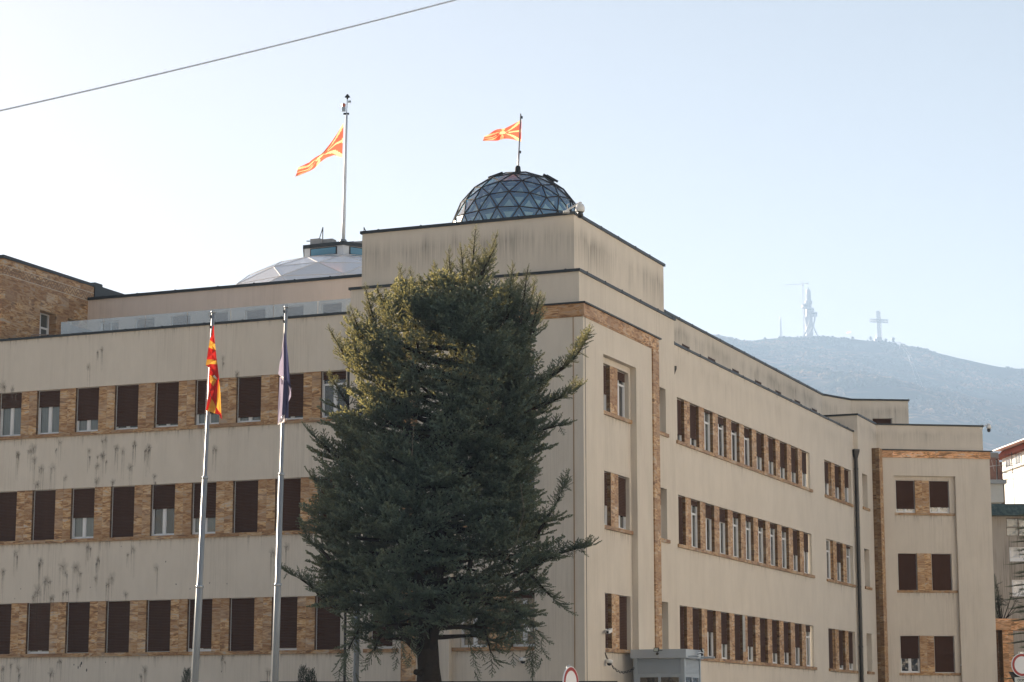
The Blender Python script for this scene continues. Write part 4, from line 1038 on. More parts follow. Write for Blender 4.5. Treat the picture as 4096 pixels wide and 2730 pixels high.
for i in range(NL):
    f = (i+.5)/NL; y = 640 + (1480-640)*f**.9
    ph = i*ga + rnd.uniform(-.3, .3)
    ax = axis(y); ca, sa = math.cos(ph), math.sin(ph)
    rad = prof(y, ph)*rnd.uniform(.78, 1.0) - .45
    if rad < .5: continue
    z = ax.z
    up = max(.0, (z-6)/12)
    if y > 1230 and ca > .1 and sa < .35 and y < 1400 and rnd.random() < .5: continue
    dz = rad*(.55*up - .05) if z > 5.5 else -rad*.10
    p1 = ax + Vector((ca*rad, sa*rad, -.75*up)); yy = min(1520, y + dz*PXM + 10)
    p0 = axis(yy) + Vector((ca*.1, sa*.1, 0))
    limb(p0, p1, .10 if z < 7 else -.06, .03+.022*rad, .42, .05+.4*up, .55, 1.0, .95)
for (sx, sy), (bx, by) in (((1093, 531), (1082, 660)), ((1141, 538), (1100, 655)), ((1141, 568), (1105, 640)), ((837, 654), (865, 760)), ((922, 630), (945, 730)), ((940, 613), (965, 720)), ((998, 607), (1010, 700)), ((1032, 582), (1040, 690)), ((1179, 613), (1165, 720)), ((1230, 643), (1210, 740)), ((1251, 678), (1225, 760)), ((803, 722), (835, 800)), ((757, 757), (805, 840)), ((755, 858), (800, 930)), ((1118, 590), (1092, 660)), ((1026, 598), (1040, 700)), ((965, 640), (985, 730)), ((868, 668), (905, 770)), ((920, 655), (950, 740)), ((1212, 632), (1195, 760)), ((1175, 655), (1165, 750)), ((812, 722), (850, 830)), ((1240, 690), (1215, 790)), ((1000, 615), (1010, 720)), ((1060, 575), (1068, 660)), ((775, 770), (815, 850)), ((950, 705), (960, 800)), ((840, 690), (870, 790))):
    dy = rnd.uniform(-1.2, .8); a, b = tw(bx, by, dy), tw(sx, sy, dy); L = (b-a).length
    wood.tube([a-TO, b-TO], [.05, .01], 5, caps=False); n = int(L/.075)
    for k in range(n):
        t = k/n; an = k*2.4; p = a.lerp(b, t); l = (1-t)*.62+.16
        fo_.add(p, Vector((math.cos(an), math.sin(an), .55+.6*t)), l*rnd.uniform(.8, 1.2)*.95)
    fo_.add(b-Vector((0, 0, .12)), Vector((0, 0, 1)), .3)
for (bx, by), (sx, sy), bend, r0, dn in (((1190, 930), (1347, 782), -.10, .09, 2.6), ((1160, 1330), (1346, 1262), .06, .07, 2.3), ((1230, 1240), (1298, 1120), -.05, .05, 1.3), ((800, 1400), (664, 1318), -.08, .05, 1.3), ((760, 1290), (700, 1222), -.05, .05, 1.2), ((1150, 1290), (1292, 1398), .22, .06, 1.5), ((1180, 960), (1322, 900), -.05, .05, 2.0), ((1200, 1010), (1290, 985), .1, .05, 1.2), ((790, 1060), (716, 1000), -.05, .05, 1.2), ((800, 1190), (722, 1105), -.05, .05, 1.2), ((1110, 1430), (1130, 1520), .1, .03, 1.2), ((1180, 1400), (1240, 1460), .15, .04, 1.2), ((830, 1440), (800, 1510), .1, .03, 1.0), ((880, 1460), (855, 1512), .15, .03, 1.0)):
    limb(tw(bx, by, rnd.uniform(-.6, .2)), tw(sx, sy, rnd.uniform(-.6, .2)), bend, r0, dn, .12, .25, .85, .55)
def clump(p, sd=5): return float(vnoise(np.array([p.x*.95+p.y*.55]), np.array([p.z*1.25-p.y*.45]), sd)[0])*.65 + float(vnoise(np.array([p.x*2.1-p.y*.8]), np.array([p.z*2.6+p.y*.5]), sd+3)[0])*.35
def gap(x, y): return y > 1240 and 1050 < x < 1240 and y < 1400
for i in range(900):                               # inner mass
    y = rnd.uniform(720, 1420); ph = rnd.uniform(0, 2*math.pi); ca, sa = math.cos(ph), math.sin(ph); rad = prof(y, ph)*rnd.uniform(.2, .72)
    p = axis(y) + Vector((ca*rad, sa*rad, 0))
    if gap(itp(AX, y)+ca*rad*PXM, y) and rnd.random() < .85: continue
    if y > 1360 and rnd.random() < .6: continue
    fo_.add(p, Vector((ca+rnd.uniform(-1, 1), sa+rnd.uniform(-1, 1), rnd.uniform(-.6, .6))), rnd.uniform(.7, 1.0))
for i in range(3100):                               # outer boughs: clumps of herringbone shoots lying the same way, holes between
    y = rnd.uniform(665, 1440); ph = rnd.uniform(0, 2*math.pi); sz = rnd.uniform(.8, 1.5); ca, sa = math.cos(ph), math.sin(ph)
    rad = prof(y, ph)*rnd.uniform(.74, 1.0) - sz*.62
    if rad < .1: continue
    p = axis(y) + Vector((ca*rad, sa*rad, 0)); c = clump(p)
    if c < (.50 if y < 1230 else .54) or (gap(itp(AX, y)+ca*rad*PXM, y) and rnd.random() < .7): continue
    if y > 1390 and rnd.random() < .5: continue
    a2 = (clump(p, 31)-.5)*3.2; z2 = (clump(p, 47)-.5)*2.2; up = .1+.75*max(0, (p.z-5.5)/12)
    d = Vector((math.cos(ph+a2)+rnd.uniform(-.3, .3), math.sin(ph+a2)+rnd.uniform(-.3, .3), z2+up+rnd.uniform(-.2, .2))).normalized()
    p.z -= max(0, d.z)*sz*.95
    fo_.add(p, d, sz)
for i in range(26):                                 # hanging sprays under the lower limbs
    x, y = rnd.uniform(770, 1250), rnd.uniform(1380, 1500)
    if 955 < x < 1040 and y > 1440: continue
    p = tw(x, y, rnd.uniform(-3, 2))
    for k in range(3): fo_.add(p-Vector((0, 0, .3*k)), Vector((rnd.uniform(-.5, .5), rnd.uniform(-.5, .5), -1)), .5)
def stem(pts, rads): wood.tube([tw(x, y, dy)-TO for x, y, dy in pts], [w/PXM/2 for w in rads], 12)
stem([(985, 1640, 0), (986, 1568, 0), (985, 1535, 0), (983, 1500, 0), (985, 1450, .1), (1002, 1350, .1), (1014, 1200, 0), (1026, 1000, 0), (1046, 850, 0), (1070, 700, 0), (1084, 620, 0)], [66, 58, 50, 50, 40, 32, 26, 21, 16, 10, 5])
stem([(978, 1512, -.05), (958, 1490, -.15), (930, 1462, -.3), (908, 1430, -.4), (893, 1380, -.4), (880, 1300, -.3)], [26, 22, 19, 17, 14, 9])
stem([(990, 1500, -.1), (1000, 1450, -.35), (1022, 1420, -.4), (1050, 1390, -.4), (1075, 1330, -.3), (1090, 1240, -.2)], [24, 22, 20, 17, 13, 8])
stem([(980, 1490, -.2), (972, 1400, -.5), (960, 1300, -.6), (955, 1180, -.5), (960, 1060, -.4)], [26, 21, 18, 14, 8])
stem([(995, 1330, .2), (1060, 1290, -.2), (1120, 1275, -.3), (1170, 1290, -.3)], [16, 14, 12, 8])
rk = MB(); wood.lathe([(.40, 0), (.42, 1.05), (.36, 1.3)], 0, 0, 10)
wood.tube([tw(968, 1548, -.3)-TO, tw(955, 1545, -.45)-TO], [.12, .09], 7)
wood.build('trunk', M['bark'], tree, True)
print('cedar sprays', fo_.count())
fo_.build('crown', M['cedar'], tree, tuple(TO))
for pts in ([(1195, 1140), (1203, 1200), (1185, 1270), (1160, 1310)], [(958, 1080), (962, 1010)]):
    mb = MB(); mb.tube([tw(x, y, -3.6)-TO for x, y in pts], .007, 4); mb.build('bare_twig', simple('bare_twig', (.16, .14, .11), .8), tree)

def small_conifer(name, p, h, r_, label, n=90, group=None, mat='thuja'):
    o = empty(name, p, 0, label, 'shrub' if h < 4 else 'tree', group); P = Vector(p); fl_ = Foliage(CT[:3]); wd = MB(); wd.tube([(0, 0, 0), (0, 0, h*.9)], [.05, .01], 6)
    for i in range(n):
        f = (i+.5)/n; an = i*2.4; z = h*f; rr = r_*(1-f)**.7+.03
        q = P + Vector((math.cos(an)*rr*.45, math.sin(an)*rr*.45, z)); fl_.add(q, Vector((math.cos(an)*.6, math.sin(an)*.6, 1.0)), .18+rr*.6)
    fl_.add(P+Vector((0, 0, h-.2)), Vector((0, 0, 1)), .32)
    wd.build('stem', M['bark'], o); fl_.build('foliage', M[mat], o, p)
def sp_at(Y, x, y, r_, label, n=90):
    p = atY(Y, *dpx(x, y)); small_conifer('thuja_shrub', (p.x, p.y, 1.5), p.z-1.5, r_, label, n, 'dark shrubs at the foot of the left wing')
sp_at(74, 430, 1545, .35, 'dark slender shrub tip just left of the first flagpole')
sp_at(74, 697, 1538, .40, 'taller pointed dark shrub right of the second flagpole')
sp_at(74.3, 716, 1546, .38, 'shorter rounded dark shrub touching the pointed one on its right')

# ------------------------------------------------------------------ right edge: gate, spruce, neighbours
GY = 129.0
ga0 = atY(GY, *dpx(2287, 1422)); ga1 = atY(GY, *dpx(2287, 1448))
o = empty('stone_gateway', (ga0.x, GY, 1.5), 0, 'orange travertine gateway lintel on a pillar at the right edge', 'gate')
hz0, hz1 = ga1.z-1.5, ga0.z-1.5
mb = MB(); mb.box(0, 9, 0, 1.4, hz0, hz1); mb.build('lintel', M['travo'], o)
px0 = atY(GY, *dpx(2306, 1500)).x-ga0.x; px1 = atY(GY, *dpx(2331, 1500)).x-ga0.x
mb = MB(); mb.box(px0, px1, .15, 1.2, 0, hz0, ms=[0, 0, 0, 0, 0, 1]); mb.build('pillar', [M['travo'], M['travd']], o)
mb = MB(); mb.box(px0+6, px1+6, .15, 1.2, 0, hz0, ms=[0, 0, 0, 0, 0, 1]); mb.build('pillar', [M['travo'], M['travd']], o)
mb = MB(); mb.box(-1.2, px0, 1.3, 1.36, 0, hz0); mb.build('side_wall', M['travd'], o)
# plants on the gateway
p = atY(GY+.6, *dpx(2300, 1422)); o = empty('potted_shrub', p, 0, 'small leafy shrub with long bare stems on top of the gateway', 'shrub'); fl_ = Foliage(CT[:3]); wd = MB()
for i in range(16):
    q = Vector((rnd.uniform(-.5, 1.4), rnd.uniform(-.3, .3), rnd.uniform(.5, 2.0))); q.x += 0; wd.tube([(q.x*.25, q.y*.25, 0), (q.x*.7, q.y*.7, q.z*.6), tuple(q)], [.022, .015, .008], 4, caps=False)
    for k in range(4): fl_.add(Vector(p)+q+Vector((rnd.uniform(-.1, .1), 0, rnd.uniform(-.15, .1))), Vector((rnd.uniform(-1, 1), rnd.uniform(-1, 1), rnd.uniform(-.8, .3))), .32)
wd.build('stem', M['bark'], o); fl_.build('foliage', M['thuja'], o, tuple(p))
p = atY(GY+3, *dpx(2286, 1420)); small_conifer('young_conifer', (p.x, p.y, 1.5), atY(GY+3, *dpx(2286, 1325)).z-1.5, 1.3, 'dark young conifer showing past the right edge of the far block', 260)
# spruce outside the right edge with branches reaching in
sx = atY(104, 4132, 2300); o = empty('spruce_tree', (sx.x, 104, 1.5), 0, 'dark spruce reaching in from the right edge before the grey apartment block', 'tree')
SPT = [spray_template(40+i, 1, 10, .5, 3, .02, .07, .02) for i in range(3)]; fl_ = Foliage(SPT); wd = MB(); wd.tube([(0, 0, 0), (0, 0, 10.4)], [.2, .03], 8); SO = Vector(o.location)
for i in range(70):
    f = (i+.5)/70; z = 1.2+8.8*f; an = i*2.4; L = (1.35*(1-f)**.4+.15)*rnd.uniform(.75, 1.1)
    d = Vector((math.cos(an), math.sin(an), 0)); p1 = d*L + Vector((0, 0, z-.12*L)); wd.tube([(0, 0, z), tuple(p1)], [.035, .008], 4, caps=False)
    for k in range(int(L/.22)+1):
        t = .25+.75*k/(int(L/.22)+1); q = SO+Vector((0, 0, z)).lerp(p1, t); s_ = d.cross(Vector((0, 0, 1)))
        for sg in (-1, 1): fl_.add(q, d*.8+s_*sg*.7+Vector((0, 0, -.05)), .50*(1.1-t*.5))
    fl_.add(SO+p1-d*.2, d, .5)
wd.build('trunk', M['bark'], o); fl_.build('crown', M['cedar'], o, tuple(SO))
# grey apartment block with a green metal eave
Yg = 158.0
def gp(x, y): return atY(Yg, *dpx(x, y))
L0 = gp(2262, 1157); o = empty('apartment_block', (L0.x, Yg, 1.5), R(-4), 'weathered grey beige apartment block under a green metal eave', 'building')
zc1, zc0 = gp(2300, 1158).z-1.5, gp(2300, 1187).z-1.5
ga = plaster('grey_render', (.40, .36, .31), .8)
def hx_(x): return gp(x, 1300).x - L0.x
wins = [(hx_(2315), hx_(2315)+2.6, gp(0, 1233).z-1.5, gp(0, 1191).z-1.5, 'brownframe'), (hx_(2320), hx_(2320)+2.4, gp(0, 1291).z-1.5, gp(0, 1258).z-1.5, 'white'), (hx_(2323), hx_(2323)+2.4, gp(0, 1371).z-1.5, gp(0, 1333).z-1.5, 'white'), (hx_(2331), hx_(2331)+2.4, gp(0, 1545).z-1.5, gp(0, 1498).z-1.5, 'white')]
f = Fr(0, 0, 0); mb = MB(); wall(mb, f, 0, 16, 0, zc0+.1, [(a, b, c, d_) for a, b, c, d_, _ in wins], .25); mb.quad((0, 0, 0), (0, 9, 0), (0, 9, zc0), (0, 0, zc0)); mb.quad((0, 9, zc0), (16, 9, zc0), (16, 0, zc0), (0, 0, zc0)); mb.build('wall', ga, o)
brf = simple('brown_frame', (.16, .12, .09), .6)
wg = simple('white_blind', (.62, .63, .66), .5, 0, .08, 2)
for a, b, c, d_, kd in wins:
    mt = M['white'] if kd == 'white' else brf; t_ = .09 if kd == 'white' else .05
    mb = MB(); mb.box(a, b, .08, .16, c, c+t_*(3 if kd == 'white' else 1)); mb.box(a, b, .08, .16, d_-t_, d_)
    for x in np.linspace(a, b-t_, 4): mb.box(x, x+t_, .082, .158, c+.01, d_-.01)
    if kd != 'white': mb.box(a, b, .085, .155, (c+d_)/2-.03, (c+d_)/2+.03)
    wo = mb.build('window', mt, o); mb = MB(); mb.box(a, b, .17, .18, c, d_); mb.build('pane', M['glass'] if kd != 'white' else window_glass('pale_glass', (.25, .28, .32), (.6, .62, .66)), wo)
grn = NT('green_seam_metal'); pz = grn.pos(); stn = grn.noise(grn.scale(pz, (4, 4, .35)), 1, 4, .7); grn.base(grn.mix(grn.ramp(stn, [(.35, 0), (.7, 1)]), (.020, .036, .030), (.10, .14, .115)), .6, 0)
mb = MB(); mb.quad((-.5, -.75, zc0), (16.5, -.75, zc0), (16.5, .2, zc1), (-.5, .2, zc1)); mb.quad((-.5, -.75, zc0), (-.5, .2, zc1), (-.5, .2, zc0), (-.5, -.75, zc0)); mb.quad((-.5, -.75, zc0-.01), (-.5, .2, zc0-.01), (16.5, .2, zc0-.01), (16.5, -.75, zc0-.01)); mb.quad((-.5, .2, zc1), (16.5, .2, zc1), (16.5, 9, zc1+.2), (-.5, 9, zc1+.2))
for i in range(24):
    x = -.5+i*.72; mb.quad((x, -.77, zc0), (x+.06, -.77, zc0), (x+.06, .18, zc1+.02), (x, .18, zc1+.02)); mb.quad((x, -.77, zc0), (x, .18, zc1+.02), (x, .2, zc1), (x, -.75, zc0))
mb.build('eave', grn.mat, o)
# older brick and concrete house squeezed behind
Yh = 172.0
def hp(x, y): return atY(Yh, *dpx(x, y))
H0 = hp(2255, 1035); o = empty('brick_house', (H0.x, Yh, 1.5), 0, 'narrow brick and concrete house wedged between the far block and white building', 'building')
hx2 = lambda x: hp(x, 1100).x-H0.x; hz = lambda y: hp(0, y).z-1.5
brick = NT('old_brick'); bt = brick.n('ShaderNodeTexBrick'); cb = brick.n('ShaderNodeCombineXYZ'); sx2 = brick.n('ShaderNodeSeparateXYZ'); brick.l(brick.pos(), sx2.inputs[0]); brick.l(brick.math('ADD', sx2.outputs[0], sx2.outputs[1]), cb.inputs[0]); brick.l(sx2.outputs[2], cb.inputs[1]); brick.l(cb.outputs[0], bt.inputs[0])
bt.inputs['Scale'].default_value = 3; bt.inputs['Color1'].default_value = (.30, .13, .085, 1); bt.inputs['Color2'].default_value = (.22, .10, .07, 1); bt.inputs['Mortar'].default_value = (.3, .24, .2, 1); brick.base(bt.outputs[0], .9)
mb = MB(); mb.box(0, hx2(2303), 1.0, 8, 0, hz(1037)); mb.build('wall', simple('raw_concrete', (.30, .28, .26), .9, 0, .2, 1), o)
mb = MB(); mb.box(0, hx2(2293), .5, .999, hz(1103), hz(1050)); mb.box(hx2(2296.5), hx2(2301), .45, .999, hz(1103), hz(1052)); mb.box(hx2(2301.1), hx2(2308), .62, .999, hz(1103), hz(1060)); mb.build('brick_wall', brick.mat, o)
mb = MB(); mb.box(hx2(2293.1), hx2(2296.4), .7, .999, hz(1103), hz(1055)); mb.build('window', M['cream'], o)
mb = MB(); mb.box(-.2, hx2(2310), -.5, .999, hz(1113), hz(1104)); mb.build('balcony_slab', simple('grey_slab', (.34, .36, .37), .7), o)
mb = MB(); mb.box(0, hx2(2303), -.2, .998, hz(1155), hz(1113.2)); mb.build('balcony_wall', simple('pale_boards', (.55, .55, .52), .8), o)
mb = MB(); mb.box(hx2(2303.2), hx2(2307), -.1, .8, 0, hz(1113.3)); mb.build('downpipe', brf, o)
# white building with a rust red corrugated roof
Yw = 186.0
def wp(x, y): return atY(Yw, *dpx(x, y))
W0 = wp(2303, 1060); WA = R(-84); o = empty('white_house', (W0.x, Yw, 1.5), WA, 'sunlit white building with a rust red corrugated roof edge', 'building')
wz = lambda y: wp(0, y).z-1.5
mb = MB(); mb.box(0, 14, 0, 9, 0, wz(1055)); mb.build('wall', simple('white_render', (.78, .76, .73), .8, 0, .04), o)
mb = MB(); mb.box(-.25, 14, -.25, .0, wz(1086), wz(1083)); mb.build('ledge', M['cream'], o)
for x in (.9, 3.4, 6.0):
    mb = MB(); mb.box(x, x+1.5, -.06, -.001, wz(1083)+.02, wz(1060)); w_ = mb.build('window', M['white'], o); mb = MB(); mb.box(x+.1, x+.7, -.075, -.061, wz(1082)+.1, wz(1061)); mb.box(x+.8, x+1.4, -.075, -.061, wz(1082)+.1, wz(1061)); mb.build('pane', M['glass'], w_)
rr_ = simple('rust_sheet', (.26, .085, .05), .6, 0, .2, 3); mb = MB(); n = 70
for i in range(n):
    x = -.6+i*.2; mb.quad((x, -.55, wz(1056)), (x+.1, -.66, wz(1056)), (x+.1, .2, wz(1035)), (x, .31, wz(1035))); mb.quad((x+.1, -.66, wz(1056)), (x+.2, -.55, wz(1056)), (x+.2, .31, wz(1035)), (x+.1, .2, wz(1035)))
mb.quad((-.6, .31, wz(1035)), (13.4, .31, wz(1035)), (13.4, 9, wz(1035)), (-.6, 9, wz(1035))); mb.quad((-.6, -.55, wz(1056)), (-.6, .31, wz(1035)), (-.6, 9, wz(1035)), (-.6, 9, wz(1056)))
mb.build('roof', rr_, o); mb = MB(); mb.box(-.65, 13.5, -.6, .4, wz(1035)-.02, wz(1033.5)); mb.build('roof_edge', M['cream'], o)
# aerials
p = gp(2343, 1157); q = gp(2335.5, 1030); o = empty('aerial', (q.x+.3, Yg+2.5, zc1+1.5), 0, 'thin rooftop television aerial with cross bars before the white building', 'aerial'); hq = q.z-zc1-1.5
mb = MB(); mb.tube([(0, 0, 0), (-.1, 0, hq)], .025, 5); mb.build('mast', M['strut'], o); mb = MB()
for z, w in ((.95, .55), (.75, .9), (.62, .9), (.5, .8)):
    mb.tube([(-w-.1, .1, z*hq), (w, -.1, z*hq+.08)], .016, 4)
    for k in range(5): mb.tube([(-w+k*w*.45, -.12, z*hq-.25), (-w+k*w*.45, .1, z*hq+.22)], .008, 3)
mb.build('cross_bar', M['strut'], o)
p = hp(2297, 1104); o = empty('aerial', (p.x, Yh-.3, p.z), 0, 'slanted pale television aerial before the narrow brick house', 'aerial'); mb = MB(); mb.tube([(.55, 0, 0), (.2, 0, 1.6)], .02, 5); mb.build('mast', M['cream'], o); mb = MB(); mb.tube([(-1.3, 0, 1.0), (1.6, 0, 1.35)], .016, 4)
for k in range(5): mb.tube([(-1.0+k*.55, 0, .6+k*.06), (-1.2+k*.55, 0, 1.5+k*.06)], .01, 3)
mb.build('cross_bar', M['cream'], o)

# ------------------------------------------------------------------ the mountain
MY = 4930.0
zo = lambda x, y: (3000+x*.2975, 1100+y*.2975)      # detail-view pixels of the summit
z7 = lambda x, y: (3000+x*.46578, 1000+y*.46578)
RP = [(2500, 1420), (2700, 1352), (2843, 1338), (2920, 1357), (3000, 1367)] + [zo(*q) for q in ((150,868),(280,858),(420,847),(600,853),(800,842),(1000,840),(1200,850),(1400,865),(1600,889),(1800,892),(1950,930),(2100,955),(2353,1000))] + [z7(*q) for q in ((1600,884),(1700,908),(1800,933),(1900,953),(2000,978),(2100,998),(2180,1012),(2353,1024))] + [(4300, 1520), (4700, 1650), (5400, 1900)]
RX = [atY(MY, x, y) for x, y in RP]
rxs = np.array([-3000, -1500, -400] + [p.x for p in RX] + [3200, 5000]); rzs = np.array([350, 520, 640] + [p.z for p in RX] + [430, 300])
def fbm(x, y, o=4, seed=0):
    s = 0; a = .5
    for i in range(o): s = s + a*(vnoise(x*2**i, y*2**i, seed+i)-.5); a *= .5
    return s
def terr(X, Y):
    X = np.asarray(X, float); Y = np.asarray(Y, float)
    t = np.clip((Y-2300)/(MY-2300), 0, 1); zr_ = np.interp(X, rxs, rzs)
    env = (1-t)*t*4
    spur = 70*np.sin(X/170+Y/900) * env + 190*fbm(X/520+Y/1500, Y/900, 4, 3)*env
    z = zr_*t**1.12 + spur*np.clip(t*1.4, 0, 1) + 10*fbm(X/60, Y/60, 3, 9)*np.clip((1-t)*6, 0, 1)
    back = np.clip((Y-MY)/1500, 0, 1); z = z*(1-.7*back) - 30*np.clip((Y-MY)/60, 0, 1)*np.clip(1-back, 0, 1)
    return np.maximum(z, 1.2*(t > 0)*t)
xs = np.concatenate([np.arange(-2600, 100, 60), np.arange(100, 1500, 9), np.arange(1500, 4200, 60)]); ys = np.concatenate([np.arange(2300, 3300, 50), np.arange(3300, 4936, 14), [4930, 4938, 4950, 4980, 5050, 5200, 5500, 6000, 6280]]); ys = np.unique(ys)
GX, GYY = np.meshgrid(xs, ys); GZ = terr(GX, GYY); GZ[0, :] = 1.3
nv = len(xs); vv = np.stack([GX, GYY, GZ], -1).reshape(-1, 3).astype(np.float32)
ii = np.arange(len(ys)-1)[:, None]*nv + np.arange(nv-1)[None, :]
qq = np.stack([ii, ii+1, ii+nv+1, ii+nv], -1).reshape(-1, 4)
me = bpy.data.meshes.new('mountain'); me.from_pydata(vv.tolist(), [], qq.tolist()); me.polygons.foreach_set('use_smooth', [True]*len(qq))
def forest_mat(name, k=1.0):
    t = NT(name); p = t.pos(); a = t.noise(t.scale(p, (.006, .006, .006)), 1, 5, .6); b = t.noise(t.scale(p, (.05, .05, .05)), 1, 3, .6)
    c = t.ramp(b, [(.3, (.030*k, .030*k, .020*k)), (.5, (.12*k, .080*k, .05*k)), (.68, (.36*k, .22*k, .14*k))])
    c = t.mix(t.ramp(a, [(.44, 0), (.56, 1)]), c, (.020*k, .030*k, .018*k)); return t.base(c, .95, 0, .05)
me.materials.append(forest_mat('hillside', .8)); mo = link('mountain', me); tag(mo, kind='structure')
# forest canopy on the visible slopes: leafless and rusty crowns too many to count
ico = bmesh.new(); bmesh.ops.create_icosphere(ico, subdivisions=1, radius=1); iv = np.array([tuple(v.co) for v in ico.verts]); ifc = np.array([[v.index for v in f.verts] for f in ico.faces]); ico.free()
N = 15000; fx = rng.uniform(260, 1330, N*3); fy = 3700 + (MY+4-3700)*rng.random(N*3)**.75
dens_ = fbm(fx/90, fy/90, 3, 21) + .25*fbm(fx/25, fy/25, 2, 5); keep = dens_ > -.05; fx, fy = fx[keep][:N], fy[keep][:N]
fz = terr(fx, fy); rad = rng.uniform(2.4, 5.2, len(fx))*(1+.5*rng.random(len(fx))); top = fy > MY-60; rad[top] *= .62
S_ = np.stack([rad*rng.uniform(.8, 1.2, len(fx)), rad*rng.uniform(.8, 1.2, len(fx)), rad*rng.uniform(.7, 1.15, len(fx))], -1)
bv = iv[None]*S_[:, None, :]*(1+.35*rng.normal(size=(len(fx), len(iv), 1))*.5) + np.stack([fx, fy, fz+rad*.35], -1)[:, None, :]
bf = ifc[None] + (np.arange(len(fx))*len(iv))[:, None, None]
def numesh(name, v, f, mat):
    v = v.reshape(-1, 3).astype(np.float32); f = f.reshape(-1, 3).astype(np.int32); me = bpy.data.meshes.new(name); me.vertices.add(len(v)); me.vertices.foreach_set('co', v.ravel()); me.loops.add(f.size); me.loops.foreach_set('vertex_index', f.ravel()); me.polygons.add(len(f)); me.polygons.foreach_set('loop_start', np.arange(0, f.size, 3, dtype=np.int32)); me.materials.append(mat); me.update(calc_edges=True); return link(name, me)
tag(numesh('forest', bv, bf, forest_mat('forest_crowns', 1.15)), kind='stuff')
def tz(x): return float(terr(np.array([x]), np.array([MY-2]))[0])
# bare trees on the ridge
btw = simple('bare_branches', (.07, .055, .045), .9)
for x, y0, y1, lab in ((1622, 888, 822, 'bare tree on the ridge just left of the cross'), (1828, 905, 845, 'wide bare tree on the ridge just right of the cross'), (640, 855, 818, 'low bare tree on the ridge at the foot of the telecom tower'), (1040, 842, 824, 'rounded bare thicket on the ridge between telecom tower and flag'), (60, 895, 876, 'small bare tree on the ridge at the far left of the summit')):
    pb, ptp = atY(MY-6, *zo(x, y0)), atY(MY-6, *zo(x, y1)); h = ptp.z-pb.z+2; o = empty('bare_tree', (pb.x, MY-6, pb.z-2), 0, lab, 'tree', 'bare trees along the ridge'); mb = MB(); mb.tube([(0, 0, 0), (0, 0, h*.4)], [.5, .35], 5); mb.build('trunk', btw, o); mb = MB()
    for i in range(60):
        a = i*2.4; e = rnd.uniform(.2, 1.5); l = h*rnd.uniform(.35, .62); s = Vector((0, 0, h*rnd.uniform(.25, .5))); q = s+Vector((math.cos(a)*math.cos(e)*l*.8, math.sin(a)*math.cos(e)*l*.8, math.sin(e)*l)); mb.tube([s, q], [.22, .08], 3, caps=False)
        for k in range(3): mb.tube([s.lerp(q, .5+.15*k), s.lerp(q, .5+.15*k)+Vector((rnd.uniform(-1, 1), rnd.uniform(-1, 1), rnd.uniform(0, 1)))*l*.3], [.12, .06], 3, caps=False)
    mb.build('crown', btw, o)
# telecom tower
so_ = lambda x, y: atY(MY, *zo(x, y))
B0 = so_(797, 846); TBz = B0.z-6
tt_ = empty('telecom_tower', (B0.x, MY, TBz), 0, 'tall pale concrete telecom tower with round pods on the summit', 'tower')
lx = lambda x: so_(x, 500).x-B0.x
lz = lambda y: so_(800, y).z-TBz
conc = simple('tower_concrete', (.34, .34, .35), .8, 0, .08, .05); dkc = simple('tower_glass', (.05, .06, .07), .4)
mb = MB(); sc_ = (lx(851)-lx(801))*1.12
mb.lathe([(sc_*.98, 0), (sc_*.92, lz(600)), (sc_*.66, lz(380)), (sc_*.62, lz(320)), (sc_*.56, lz(206)), (sc_*.36, lz(205)), (sc_*.36, lz(197))], 0, 0, 8); mb.build('shaft', conc, tt_)
def pod(cx, y0, y1, w, nm='pod'):
    c = lx(cx); r = w*(lx(900)-lx(800))/200; mb = MB(); za, zb = lz(y1), lz(y0); H = zb-za
    mb.lathe([(r*.8, za), (r*.96, za+H*.10), (r, za+H*.30), (r*.97, za+H*.36)], c, -2, 24); mb.lathe([(r*1.0, za+H*.70), (r*1.03, za+H*.85), (r*.9, zb)], c, -2, 24)
    pd = mb.build(nm, conc, tt_); mb = MB(); mb.lathe([(r*.93, za+H*.36), (r*.93, za+H*.70)], c, -2, 24); mb.build('window_band', dkc, pd)
pod(742, 400, 458, 96); pod(804, 453, 500, 116); pod(856, 508, 562, 98)
mb = MB(); r = 52*(lx(900)-lx(800))/100; mb.lathe([(r*.9, lz(398)), (r, lz(390)), (r, lz(358)), (r*.92, lz(349))], 0, 0, 24); mb.build('drum', conc, tt_)
for y in (260, 280, 300, 316):
    mb = MB(); mb.lathe([(r*.72, lz(y+3)), (r*.74, lz(y-2))], 0, 0, 20); mb.build('gallery', conc, tt_)
def leg(pts, w0, w1, dy):
    mb = MB(); n = len(pts); ps = []
    for i in range(25):
        t = i/24; 
        k = min(int(t*(n-1)), n-2); u = t*(n-1)-k; g = lambda j: pts[max(0, min(n-1, j))]
        p = [.5*((2*g(k)[c]) + (g(k+1)[c]-g(k-1)[c])*u + (2*g(k-1)[c]-5*g(k)[c]+4*g(k+1)[c]-g(k+2)[c])*u*u + (3*g(k)[c]-g(k-1)[c]-3*g(k+1)[c]+g(k+2)[c])*u**3) for c in (0, 1)]
        ps.append((lx(p[0]), dy, lz(p[1])))
    mb.tube(ps, [1.2*(w0+(w1-w0)*i/24)*(lx(900)-lx(800))/200 for i in range(25)], 8); mb.build('buttress', conc, tt_, True)
leg([(798, 500), (795, 600), (770, 700), (732, 790), (690, 860)], 16, 16, -14); leg([(858, 562), (848, 640), (830, 710), (790, 790), (740, 862)], 18, 18, -18)
leg([(838, 660), (850, 720), (880, 790), (918, 860)], 14, 16, -6); leg([(722, 455), (728, 520), (740, 600), (748, 690)], 18, 12, -4)
mb = MB()
for x in (786, 793, 800): mb.tube([(lx(x), 0, lz(198)), (lx(x), 0, lz(171))], .35, 4)
for y in (186, 178): mb.tube([(lx(783), 0, lz(y)), (lx(803), 0, lz(y))], .3, 4)
